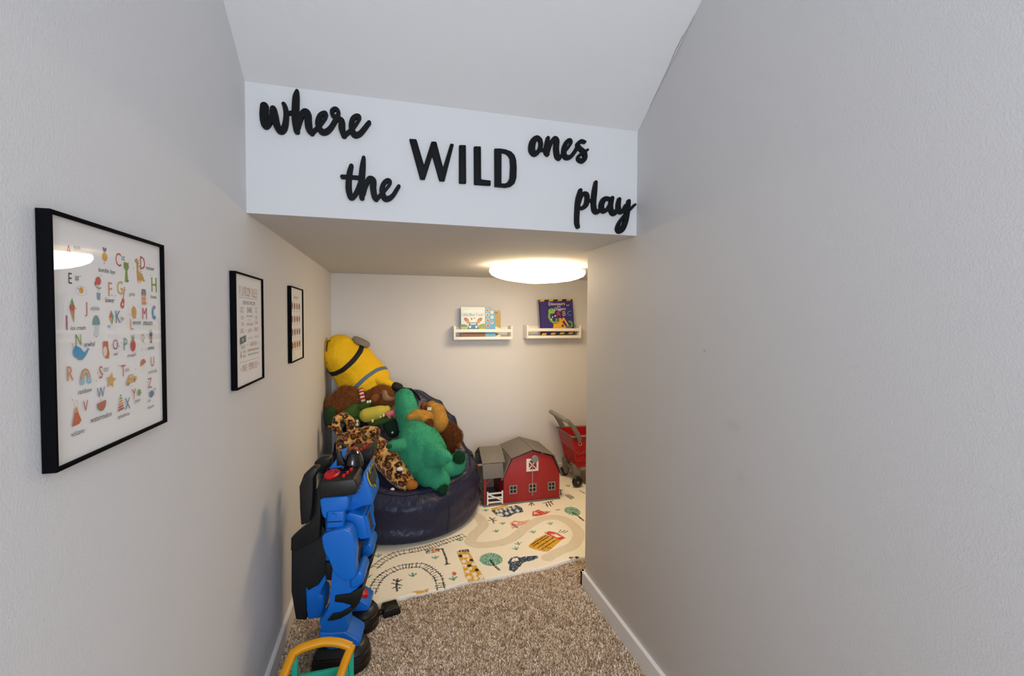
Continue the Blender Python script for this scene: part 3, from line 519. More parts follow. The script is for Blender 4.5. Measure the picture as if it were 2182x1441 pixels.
for ch in 'WILD':
    mb = MB()
    if ch == 'D':
        o, h = CAPS['D'], CAPS['Dhole']
        bm = bmesh.new()
        def loop(p): 
            vs = [bm.verts.new((x, YH - 0.0125, z)) for x, z in p]
            return [bm.edges.new((vs[i], vs[(i + 1) % len(vs)])) for i in range(len(vs))]
        es = loop(o) + loop(h)
        bmesh.ops.triangle_fill(bm, use_beauty=True, use_dissolve=True, edges=es)
        r = bmesh.ops.extrude_face_region(bm, geom=bm.faces[:])
        bmesh.ops.translate(bm, verts=[v for v in r['geom'] if isinstance(v, bmesh.types.BMVert)], vec=(0, 0.012, 0))
        bmesh.ops.recalc_face_normals(bm, faces=bm.faces[:])
        me = bpy.data.meshes.new('capital_letter'); bm.to_mesh(me); bm.free()
        ob = link('capital_letter', me, black_m)
    else:
        mb.prism(CAPS[ch], YH - 0.0125, YH - 0.0005, 'xz'); ob = mb.build('capital_letter', black_m, None, 0.0028, 3)
        ob.data.update()
    tag(ob, 'black upright capital letter %s of the word WILD on the header' % ch, 'wall letter', 'letters of the word WILD')
# ------------------------------------------------------------------ framed prints on the left wall
frame_m = mat('black_frame', '#08080b', 0.8, spec=0.06)
paper_m = mat('print_paper', '#efece8', 0.8)
print_m = mat('print_ink', rough=0.8, attr='print', spec=0.2)
def glass_mat():
    m = bpy.data.materials.new('picture_glass'); m.use_nodes = True; nt = m.node_tree
    nt.nodes.remove(nt.nodes['Principled BSDF'])
    tr = nt.nodes.new('ShaderNodeBsdfTransparent'); gl = nt.nodes.new('ShaderNodeBsdfGlossy'); gl.inputs['Roughness'].default_value = 0.015
    lw = nt.nodes.new('ShaderNodeLayerWeight'); lw.inputs['Blend'].default_value = 0.5
    fr = nt.nodes.new('ShaderNodeMapRange'); fr.inputs['To Min'].default_value = 0.035; fr.inputs['To Max'].default_value = 0.15
    nt.links.new(lw.outputs['Facing'], fr.inputs['Value'])
    mx = nt.nodes.new('ShaderNodeMixShader')
    nt.links.new(fr.outputs[0], mx.inputs[0]); nt.links.new(tr.outputs[0], mx.inputs[1]); nt.links.new(gl.outputs[0], mx.inputs[2])
    nt.links.new(mx.outputs[0], nt.nodes['Material Output'].inputs['Surface'])
    return m
glass_m = glass_mat()
FD = 0.016
def picture(y0, y1, z0, z1, label, art):
    t = thing('framed_print', label, 'picture', (0.001, (y0 + y1) / 2, z0), 'framed prints along the left wall')
    cx, cy, cz = t.location
    T = 0.0045
    def L(mb, name, m, bevel=0):
        mb.v = [(p[0] - cx, p[1] - cy, p[2] - cz) for p in mb.v]; return mb.build(name, m, t, bevel)
    for nm, b in (('frame_side', (y0, y0 + T, z0, z1)), ('frame_side', (y1 - T, y1, z0, z1)), ('frame_rail', (y0 + T, y1 - T, z0, z0 + T)), ('frame_rail', (y0 + T, y1 - T, z1 - T, z1))):
        L(MB().box(0.001, FD, *b), nm, frame_m, 0.0006)
    L(MB().box(0.003, 0.0100, y0 + T, y1 - T, z0 + T, z1 - T), 'print_sheet', paper_m)
    art.build('printed_design', lambda a, b, k: (0.0102 + k - cx, a - cy, b - cz), print_m, t)['kind'] = 'stuff'
    L(MB().add([(0.0132, y0 + T, z0 + T), (0.0132, y1 - T, z0 + T), (0.0132, y1 - T, z1 - T), (0.0132, y0 + T, z1 - T)], [(0, 1, 2, 3)]), 'glass', glass_m)
    return t

PAL = dict(red='#c4574f', grey='#8b8a88', ink='#3c3c3e', gold='#d9a54f', green='#7f9c4a', orange='#d29b4e', peach='#d98d63', plum='#b0557e', teal='#6c9c9a', blue='#5f7fa0', sky='#3f95c4', rust='#c9653d', white='#f7f5f0')
def alphabet():
    A = Art(1e-6 * 8)
    for kind, txt, a, b, h, c in ALPHABET:
        col = PAL[c]; r = h / 2
        D = A.disc; S = A.stroke; Pp = A.poly
        if kind == 'T':
            if len(txt) == 1: A.text(txt, a, b, h, col, sx=0.8)
            else: A.text(txt, a, b, h * 1.1, col, sx=0.9, shear=0.08)
        elif kind == 'bee':
            D(a, b - r * .3, r * .6, r * .65, col); D(a - r * .2, b + r * .7, r * .2, r * .35, '#5c6f9b', rot=25); D(a + r * .2, b + r * .7, r * .2, r * .35, '#5c6f9b', rot=-25)
        elif kind == 'cat':
            D(a, b + r * .55, r * .45, r * .4, col); Pp([(a - r * .42, b + r), (a - r * .4, b + r * .6), (a - r * .1, b + r * .85)], col); Pp([(a + r * .42, b + r), (a + r * .4, b + r * .6), (a + r * .1, b + r * .85)], col)
            Pp([(a - r * .15, b + r * .3), (a + r * .15, b + r * .3), (a + r * .3, b - r), (a - r * .3, b - r)], col); D(a + r * .2, b - r * .85, r * .18, r * .14, '#5f7fa0')
        elif kind == 'dino':
            Pp([(a - r * .75, b + r * .85), (a - r * .45, b + r), (a - r * .25, b + r * .8), (a - r * .2, b), (a + r * .3, b - r * .3), (a + r * .8, b - r * .85), (a + r * .1, b - r * .8), (a - r * .4, b - r * .85), (a - r * .5, b - r * .2), (a - r * .5, b + r * .55), (a - r * .75, b + r * .7)], col)
            for q in range(6): D(a - r * .2 + q * r * .13, b + r * .6 - q * r * .22, r * .07, r * .07, '#6d7f6a', n=8)
            for q in (-.3, 0): S([(a + q * r, b - r * .8), (a + q * r, b - r)], r * .1, col)
        elif kind == 'egg':
            A.ring(a, b, r * 1.9, r * 1.1, r * .08, '#c9c2c4'); D(a, b + r * .1, r * .7, r * .7, '#dd9a3c')
        elif kind == 'flower':
            D(a, b + r * .6, r * .36, r * .36, col); D(a - r * .35, b + r * .35, r * .15, r * .2, col); S([(a, b + r * .2), (a, b - r * .3)], r * .05, '#7f9c6a'); D(a + r * .2, b, r * .15, r * .07, '#7f9c6a', rot=20); D(a - r * .18, b + .05 * r, r * .15, r * .06, '#7f9c6a', rot=-30)
            Pp([(a - r * .25, b - r * .4), (a + r * .25, b - r * .4), (a + r * .18, b - r), (a - r * .18, b - r)], '#7aa0b0')
        elif kind == 'guitar':
            D(a - r * .15, b - r * .65, r * .3, r * .33, col); D(a - r * .02, b - r * .3, r * .22, r * .25, col); S([(a, b - r * .2), (a + r * .25, b + r * .95)], r * .09, '#b0564f'); D(a - r * .1, b - r * .6, r * .12, r * .12, '#f0d8c8', n=10)
        elif kind == 'house':
            A.rect(a - r * .5, a + r * .5, b - r, b + r * .35, col); Pp([(a - r * .6, b + r * .3), (a + r * .6, b + r * .3), (a + r * .45, b + r), (a - r * .45, b + r)], '#6b7890')
            for q in (-.25, .25): A.rect(a + q * r - r * .08, a + q * r + r * .08, b - r * .1, b + r * .1, '#f3e2c8'); A.rect(a + q * r - r * .08, a + q * r + r * .08, b - r * .6, b - r * .4, '#f3e2c8')
        elif kind == 'icecream':
            Pp([(a - r * .25, b + r * .1), (a + r * .25, b + r * .1), (a + r * .15, b - r)], '#c98b4d'); D(a, b + r * .25, r * .3, r * .3, col); Pp([(a - r * .2, b + r * .45), (a + r * .2, b + r * .45), (a, b + r)], '#5c9c4d')
        elif kind == 'jelly':
            D(a, b + r * .1, r * .55, r * .9, col, 0, 180); 
            for q in (-.3, -.1, .1, .3): S([(a + q * r, b + r * .1), (a + (q + .08) * r, b - r * .3), (a + (q - .05) * r, b - r * .6), (a + q * r, b - r)], r * .05, '#9fc0cc')
        elif kind == 'kite':
            Pp([(a, b + r), (a, b), (a - r * .5, b)], '#c4574f'); Pp([(a, b + r), (a + r * .5, b + r * .1), (a, b)], '#6c9c9a'); Pp([(a - r * .5, b), (a, b), (a + r * .1, b - r)], '#d9a54f'); Pp([(a, b), (a + r * .5, b + r * .1), (a + r * .1, b - r)], '#7f9c4a')
            D(a - r * .6, b - r * 1.2, r * .3, r * .2, '#8cc0dc', n=10)
        elif kind == 'lemon':
            D(a, b, r * .6, r * .9, col); S([(a - r * .1, b + r * .8), (a - r * .3, b + r * 1.1)], r * .1, '#6f7f4a')
        elif kind == 'moon':
            A.ring(a + r * .15, b, r * .4, r * .75, r * .45, col, 60, 300, 14); D(a + r * .25, b + r * .7, r * .2, r * .2, '#b0557e', n=8); D(a + r * .25, b - r * .6, r * .2, r * .2, '#3f95c4', n=8)
        elif kind == 'narwhal':
            D(a - r * .6, b + r * .1, r * .8, r * .75, col, 150, 390, n=20); Pp([(a - r * 1.35, b + r * .2), (a - r * .9, b + r * .9), (a - r * .2, b + r * .6), (a + r * .7, b - r * .1), (a + r * 1.2, b + r * .2), (a + r * 1.3, b + r * .55), (a + r * 1.45, b + r * .3), (a + r * 1.7, b + r * .4), (a + r * 1.4, b + r * .1), (a + r * .9, b - r * .5), (a + r * .2, b - r), (a - r * .6, b - r * .8)], col)
            S([(a - r * 1.2, b + r * .6), (a - r * 1.5, b + r * 1.2)], r * .12, '#e2b8a0'); D(a - .1 * r, b - r * .75, r * .5, r * .2, '#6f8f8f')
        elif kind == 'owl':
            Pp([(a - r * .45, b + r * .9), (a + r * .4, b + r * .9), (a + r * .45, b + r * .1), (a + r * .6, b - r * .4), (a + r * .5, b - r), (a, b - r), (a - r * .5, b - r * .3)], col); D(a - r * .15, b - r * .2, r * .35, r * .55, '#e6cfc0')
        elif kind == 'pineapple':
            D(a, b - r * .3, r * .5, r * .7, col)
            for q in (-.3, 0, .3): Pp([(a - r * .1 + q * r * .3, b + r * .35), (a + r * .1 + q * r * .3, b + r * .35), (a + q * r, b + r)], '#7f9c4a')
        elif kind == 'queen':
            D(a, b + r * .65, r * .22, r * .25, '#e2b080'); Pp([(a - r * .35, b + r * .5), (a + r * .35, b + r * .5), (a + r * .3, b - .1 * r), (a - r * .3, b - .1 * r)], '#2f7f9c'); D(a, b - r * .35, r * .28, r * .3, '#dd8a5c'); D(a, b - r * .8, r * .25, r * .2, '#5c8f3c')
        elif kind == 'umbrella':
            D(a, b + r * .1, r * .7, r * .75, col, 20, 200); S([(a, b + r * .1), (a + r * .15, b - r * .9)], r * .06, '#d8d4cf')
        elif kind == 'rainbow':
            for k, c2 in enumerate(('#cf8f6a', '#e0b58a', '#8fb5a0')): A.ring(a, b - r * .3, r * (.75 - .18 * k), r * (1.1 - .2 * k), r * .18, c2, 0, 180, 14)
            for q in (-.6, .6): D(a + q * r, b - r * .5, r * .35, r * .35, '#8fc2dc', n=12)
        elif kind == 'star':
            Pp([(a + r * (1.0 if i % 2 == 0 else .42) * math.sin(i * math.pi / 5 + .2), b + r * (1.0 if i % 2 == 0 else .42) * math.cos(i * math.pi / 5 + .2)) for i in range(10)], col)
        elif kind == 'taxi':
            Pp([(a - r * 1.25, b - r * .2), (a - r * .8, b + r * .1), (a - r * .6, b + r * .6), (a + r * .3, b + r * .7), (a + r * .6, b + r * .3), (a + r * 1.3, b + r * .3), (a + r * 1.3, b - r * .2), (a - r * 1.2, b - r * .8)], col)
            Pp([(a - r * .6, b + r * .1), (a - r * .4, b + r * .5), (a + r * .2, b + r * .58), (a + r * .35, b + r * .3)], '#c9c7b8')
            for q in (-.8, .75): D(a + q * r, b - r * .6 + (q + .8) * r * .2, r * .2, r * .25, '#4a4a4c', n=12); D(a + q * r, b - r * .6 + (q + .8) * r * .2, r * .09, r * .12, '#d8d4cf', n=8)
        elif kind == 'melon':
            D(a, b + r * .5, r * 1.15, r * 1.35, '#5f7f4a', 185, 370, n=16); D(a, b + r * .55, r * 1.05, r * 1.2, '#c4604f', 185, 370, n=16)
        elif kind == 'volcano':
            Pp([(a - r * .5, b - r * .9), (a - r * .2, b), (a - r * .12, b + r * .5), (a + r * .12, b + r * .5), (a + r * .25, b), (a + r * .55, b - r * .6), (a + r * .3, b - r * .85)], col); Pp([(a - r * .18, b + r * .1), (a - r * .12, b + r * .5), (a + r * .12, b + r * .5), (a + r * .22, b + r * .1)], '#d99a45')
            A.ring(a, b + r * .8, r * .22, r * .25, r * .04, '#cdb8b4')
        elif kind == 'xylo':
            for k in range(6): A.poly([(a - r * (.12 + .1 * k), b + r * (.85 - .35 * k)), (a + r * (.12 + .1 * k), b + r * (.9 - .33 * k)), (a + r * (.15 + .1 * k), b + r * (.68 - .33 * k)), (a - r * (.15 + .1 * k), b + r * (.62 - .35 * k))], ('#6f9c6a', '#7f9c4a', '#d9a54f', '#d98d4f', '#c4604f', '#b54f4a')[k])
        elif kind == 'yoyo': D(a, b, r * .8, r, col); 
        elif kind == 'zep':
            D(a, b, r * .9, r * .8, col, rot=15); Pp([(a + r * .6, b), (a + r * 1.1, b + r * .7), (a + r * 1.1, b - r * .5)], col); D(a + r * 1.6, b + r * .9, r * .4, r * .3, '#8fc2dc', n=10); D(a - r * 1.0, b - r * 1.4, r * .5, r * .35, '#8fc2dc', n=10)
    rr = random.Random(3)
    for i in range(60):
        A.disc(rr.uniform(.71, .925), rr.uniform(1.147, 1.378), .0011, .0011, rr.choice(('#c98f80', '#7f8fa0', '#8a8f78', '#b08a8a')), n=6)
    return A
picture(0.6744, 0.959, 1.0877, 1.412, 'large framed A to Z animals and objects chart with a lamp glare on its glass', alphabet())

def rules():
    A = Art(1e-6 * 8); y0, y1, z0, z1 = 1.3498, 1.6199, 1.0841, 1.4058
    Wd, Hd = y1 - y0, z1 - z0
    # print area in fractions measured on the sheet
    def X(f): return y0 + Wd * f
    def Z(f): return z1 - Hd * f
    def soft(c): return '#' + ''.join('%02x' % int(int(c[k:k + 2], 16) * .72 + 236 * .28) for k in (1, 3, 5))
    title = 'PLAYROOM RULES'; cols = ['#c9705f', '#d9a868', '#8fa090', '#7f8f9c', '#8c9c94', '#c98f6a', '#c4604f', '#c9705f', '#8fa090', '#d98d78', '#c4604f', '#b55a50', '#c9806a', '#8fa090']
    n = len(title)
    for i, ch in enumerate(title):
        if ch != ' ': A.text(ch, X(.17 + .66 * (i + .5) / n), Z(.155), Hd * .085, soft(cols[i]), sx=0.55)
    A.rect(X(.16), X(.85), Z(.214), Z(.210), '#a9a5a0'); A.rect(X(.16), X(.85), Z(.782), Z(.778), '#b5b0ab')
    def T(s, xa, xb, f, h, c): A.text(s, X((xa + xb) / 2), Z(f), Hd * h, soft(c), sx=0.7, maxw=Wd * (xb - xa))
    def K(xa, xb, f, h, c):                     # lettering too small to read: a row of short upright marks
        n = max(3, int((xb - xa) / .035))
        for i in range(n):
            x = xa + (xb - xa) * (i + .5) / n
            A.rect(X(x) - Wd * .007, X(x) + Wd * .007, Z(f + h * .4), Z(f - h * .4), c)
    T('EVERYONE IS WELCOME', .16, .85, .255, .034, '#6b6b6e')
    T('ALWAYS', .16, .34, .305, .022, '#9a9896'); T('BE KIND', .16, .34, .335, .022, '#9a9896'); T('SHARE', .37, .65, .318, .05, '#565d62'); T('TRY NEW', .68, .85, .30, .02, '#9a9896'); T('THINGS', .68, .85, .332, .022, '#8a8886')
    T('PLAY', .16, .36, .39, .036, '#cf9a80'); K( .40, .62, .375, .024, '#8fa09c'); T('YOUR', .43, .58, .41, .02, '#b5aca4'); T('TAKE', .67, .85, .387, .036, '#cf9a80')
    T('FAIR', .17, .36, .445, .036, '#cfae78'); K( .40, .64, .45, .028, '#b07f74'); T('TURNS', .67, .85, .437, .034, '#c98a78')
    T('SING', .16, .33, .505, .04, '#cf7f74'); T('LAUGH', .40, .62, .505, .036, '#8b9a90'); T('DANCE', .67, .85, .50, .038, '#cf8a74')
    for q in (.365, .645): A.disc(X(q), Z(.505), Wd * .008, Wd * .008, '#c98a6a', n=8)
    A.poly([(X(.17), Z(.562)), (X(.37), Z(.545)), (X(.37), Z(.605)), (X(.17), Z(.625))], '#5f6668'); T('SAY', .20, .34, .585, .032, '#e8e6e2')
    K( .42, .62, .575, .022, '#c9bdb4'); K( .68, .85, .57, .024, '#a3b5ba')
    T('PLEASE', .17, .37, .648, .034, '#9a9a98'); T('HAVE FUN', .45, .83, .635, .044, '#c98a78')
    for q in (.42, .845): A.disc(X(q), Z(.635), Wd * .007, Wd * .007, '#c98a6a', n=8)
    T('&', .17, .24, .712, .06, '#cf7f60'); T('THANK', .25, .39, .692, .026, '#9a9896'); K( .25, .36, .73, .026, '#9a9896'); K( .42, .85, .688, .026, '#b58f84'); K( .43, .85, .728, .022, '#a9a5a0')
    title = 'MAKE MEMORIES'; cols = ['#c9806a', '#d9a878', '#8fa090', '#9aa5a8', '#c98f6a', '#7f8f9c', '#c9705f', '#c4706a', '#d98d78', '#8fa090', '#c9806a', '#c4604f', '#b5907f']
    for i, ch in enumerate(title):
        if ch != ' ': A.text(ch, X(.24 + .54 * (i + .5) / len(title)), Z(.838), Hd * .062, soft(cols[i]), sx=0.55)
    for q in (.19, .83): A.disc(X(q), Z(.84), Wd * .01, Wd * .01, '#c98a6a', n=8)
    return A
picture(1.3498, 1.6199, 1.0841, 1.4058, 'framed playroom rules text print between two other framed prints', rules())

def ovals():
    A = Art(1e-6 * 8); y0, y1, z0, z1 = 2.0458, 2.3149, 1.0908, 1.4151
    Wd, Hd = y1 - y0, z1 - z0
    for i in range(8): A.rect(y0 + Wd * (.30 + .042 * i), y0 + Wd * (.322 + .042 * i), z1 - Hd * .155, z1 - Hd * .118, '#b0aaa0')
    grid = [['#a8685c', '#7d7d84', '#b5746e', '#6e7d70'], ['#b5685e', '#a87068', '#74808c', '#b08a78'], ['#b06058', '#6e7a70', '#6a7480', '#b5605e'], ['#a87a3c', '#b08030', '#b88a34', '#9c8a58']]
    for j in range(4):
        for i in range(4):
            a = y0 + Wd * (.16 + .19 * i); b = z1 - Hd * (.255 + .175 * j)
            A.disc(a, b, Wd * .062, Hd * .048, grid[j][i], n=18); A.rect(a - Wd * .045, a + Wd * .045, b - Hd * .071, b - Hd * .064, '#a9a49c')
            for q in (-.02, .02): A.disc(a + q * Wd, b + Hd * .008, Wd * .006, Hd * .006, '#3c3634', n=6)
    return A
picture(2.0458, 2.3149, 1.0908, 1.4151, 'framed chart of small coloured ovals in rows on the wall nearest the corner', ovals())

# ------------------------------------------------------------------ spice-rack shelves and books on the back wall
shelf_m = mat('white_shelf_paint', '#f3efe8', 0.4)
def shelf(x0, x1, z0, label):
    t = thing('book_shelf', label, 'shelf', ((x0 + x1) / 2, YB, z0), 'white picture-book ledges on the back wall')
    c = t.location
    def L(b, name): MB().box(b[0] - c.x, b[1] - c.x, b[2] - c.y, b[3] - c.y, b[4] - c.z, b[5] - c.z).build(name, shelf_m, t, 0.0015)
    yf = 3.37; T = 0.013
    L((x0, x0 + T, yf, YB - .0005, z0, z0 + .105), 'side_panel'); L((x1 - T, x1, yf, YB - .0005, z0, z0 + .105), 'side_panel')
    L((x0 + T, x1 - T, yf, YB - .0005, z0, z0 + .022), 'bottom_board')
    L((x0 + T, x1 - T, yf + .001, yf + .012, z0 + .056, z0 + .080), 'front_rail')
    L((x0 + T, x1 - T, YB - .012, YB - .0005, z0 + .07, z0 + .095), 'back_rail')
shelf(0.877, 1.337, 1.120, 'white wooden ledge holding the pale blue board book')
shelf(1.453, 1.916, 1.126, 'white wooden ledge holding the dark purple picture book')

book_print = mat('book_cover_print', rough=0.35, attr='print')
def book(name, label, x0, x1, z0, h, thick, yb, lean, tilt, cover, outline, art, edge='#e9e2d2'):
    """a closed book standing in the ledge: cover board + page block; leans back by `lean`, turned in plane by `tilt`"""
    t = thing(name, label, 'book', (x0, yb, z0), 'picture books on the ledges')
    t.rotation_euler = (lean, tilt, 0)
    w = x1 - x0
    MB().prism(outline, 0, 0.003, 'xz').build('front_cover', mat(name + label[:6] + '_cover', cover, 0.35), t)
    MB().prism([(a * .985 + w * .004, b * .985 + .002) for a, b in outline], 0.003, thick - .003, 'xz').build('page_block', mat('book_pages', edge, 0.7), t)
    MB().prism(outline, thick - .003, thick, 'xz').build('back_cover', mat(name + label[:6] + '_cover', cover, 0.35), t)
    art.build('cover_print', lambda a, b, k: (a, -0.0002 - k, b), book_print, t)['kind'] = 'stuff'

# tan book, behind
A = Art(); w, h = 0.135, 0.205
[A.rect(w * (.40 + .11 * i), w * (.48 + .11 * i), h * .86, h * .93, '#6f5a34') for i in range(4)]; A.stroke([(w * .55, h * .72), (w * .8, h * .72)], .002, '#8f7a44'); A.stroke([(w * .55, h * .6), (w * .8, h * .58)], .002, '#8f7a44'); A.poly([(w * .45, 0), (w, 0), (w, h * .3), (w * .7, h * .38), (w * .5, h * .3)], '#efe9dc'); A.disc(w * .6, h * .08, w * .25, h * .06, '#5f7f3a')
book('picture_book', 'tan picture book peeking out behind the pale blue board book', 1.12, 1.255, 1.1425, h, 0.012, 3.425, math.radians(-4), 0, '#b59a55', [(0, 0), (w, 0), (w, h - .008), (w - .008, h), (0, h)], A)
# sound board book
A = Art(); w, h = 0.268, 0.229; s = 0.187
A.rect(0, s, 0, h, '#d7e4e8'); A.rect(0, s, 0, h * .36, '#a8b46a'); A.rect(0, s, h * .3, h * .42, '#c9d4b0'); A.disc(s * .1, h * .32, s * .16, h * .1, '#6f8f5a', 0, 180); A.disc(s * .95, h * .3, s * .25, h * .14, '#8fa044', 0, 180)
A.rect(0, s, 0, h * .14, '#7a4f2f'); A.disc(s * .5, h * .14, s * .4, h * .06, '#8a5a34', 0, 180)
A.disc(s * .5, h * .86, s * .42, h * .05, '#e6ecec'); A.text("Little Blue Truck?", s * .5, h * .745, h * .10, '#2f5f86', maxw=s * .9)
for sx in (-1, 1): A.disc(s * .5 + sx * s * .28, h * .57, s * .12, h * .06, '#b5673a', rot=35 * sx); A.disc(s * .5 + sx * s * .22, h * .5, s * .07, h * .06, '#c98a5a')
A.disc(s * .5, h * .58, s * .1, h * .08, '#efe6da'); A.disc(s * .55, h * .62, s * .04, h * .03, '#c9a060'); A.disc(s * .44, h * .6, s * .03, h * .04, '#7a6a5f')
A.poly([(s * .34, h * .48), (s * .66, h * .48), (s * .70, h * .34), (s * .74, h * .28), (s * .72, h * .18), (s * .28, h * .18), (s * .26, h * .28), (s * .30, h * .34)], '#3f6fa0'); A.rect(s * .38, s * .62, h * .40, h * .46, '#bcd6e2')
A.rect(s * .3, s * .7, h * .22, h * .26, '#8fb2cc')
for sx in (-1, 1): A.disc(s * .5 + sx * s * .13, h * .33, s * .045, h * .04, '#f2f2e8')
A.poly([(s, 0), (w, 0), (w, h * .72), (w - .012, h * .88), (w - .03, h * .985), (s, h * .985)], '#5fa6cf')
for i, (px, py, c) in enumerate(((.28, .9, '#d9705a'), (.7, .83, '#e0c89a'), (.25, .74, '#d9b23c'), (.7, .66, '#a8cfe0'), (.28, .56, '#c98f4a'), (.7, .48, '#a8684a'), (.28, .38, '#d9605a'))):
    A.disc(s + (w - s) * px, h * py, .0135, .0135, '#eaf2f4', n=18); A.disc(s + (w - s) * px, h * py, .0115, .0115, c, n=16); A.disc(s + (w - s) * px, h * py - .003, .006, .006, '#f2e2c8' if i % 2 else '#5a4634', n=10)
book('board_book', 'pale blue sound board book with a little blue truck on its cover', 0.937, 1.205, 1.1425, h, 0.018, 3.397, math.radians(-5), 0, '#7fb2d0', [(0, 0), (w, 0), (w, h * .72), (w - .004, h * .80), (w - .012, h * .9), (w - .03, h), (0, h)], A)
# purple dinosaur book
A = Art(); w, h = 0.296, 0.286
A.rect(0, w, 0, h, '#3a2f78'); A.rect(0, .018, 0, h, '#2c2560')
for zz, hh in ((h * .95, h * .05), (0.0, h * .055)):
    A.rect(0, w, zz, zz + hh, '#231f26')
    for i in range(4): q = w * (.03 + .26 * i); A.poly([(q, zz), (q + w * .13, zz), (q + w * .16, zz + hh), (q + w * .03, zz + hh)], '#d9a83a')
A.text('Dinosaurs', w * .53, h * .875, h * .085, '#f4f2ee', maxw=w * .52); A.text('and', w * .58, h * .795, h * .05, '#f4f2ee'); A.text('Diggers', w * .62, h * .715, h * .10, '#f4f2ee', maxw=w * .42)
for ch, q, c in (('A', .56, '#d9443c'), ('B', .73, '#e8b83a'), ('C', .88, '#3fa6d9')): A.text(ch, w * q, h * .59, h * .135, c)
A.stroke([(w * .37, h * .70), (w * .30, h * .62), (w * .28, h * .5), (w * .33, h * .4), (w * .42, h * .33)], .017, '#7fb53a'); A.disc(w * .37, h * .67, w * .10, h * .075, '#8fc244'); A.disc(w * .35, h * .70, .004, .004, '#1c1c1c', n=8)
A.stroke([(w * .86, h * .36), (w * .93, h * .32), (w * .94, h * .22), (w * .88, h * .18)], .014, '#5fa844')
for px, py in ((.38, .5), (.46, .53), (.35, .44)): A.disc(w * px, h * py, .006, .006, '#f0eee8', n=10)
A.poly([(w * .44, h * .33), (w * .48, h * .46), (w * .64, h * .46), (w * .66, h * .33)], '#e0a82c'); A.poly([(w * .47, h * .36), (w * .5, h * .46), (w * .57, h * .46), (w * .57, h * .36)], '#3f7f3a'); A.poly([(w * .36, h * .12), (w * .40, h * .3), (w * .66, h * .34), (w * .76, h * .2), (w * .78, h * .1)], '#e8b02e')
A.stroke([(w * .66, h * .38), (w * .70, h * .45), (w * .82, h * .24)], .013, '#e8b02e'); A.disc(w * .66, h * .24, .011, .011, '#5a4a3c', n=14); A.disc(w * .82, h * .22, .014, .012, '#8c8a88', n=14); A.poly([(w * .78, h * .16), (w * .9, h * .16), (w * .88, h * .21), (w * .8, h * .21)], '#6c6a6c')
A.disc(w * .83, h * .82, .006, .003, '#f0eee8', rot=-30); A.disc(w * .88, h * .82, .006, .003, '#f0eee8', rot=30)
book('dinosaur_book', 'dark purple picture book with ABC letters and hazard stripes', 1.576, 1.872, 1.1490, h, 0.022, 3.400, math.radians(-5), math.radians(-2.5), '#372d70', [(0, 0), (w, 0), (w, h), (0, h)], A)
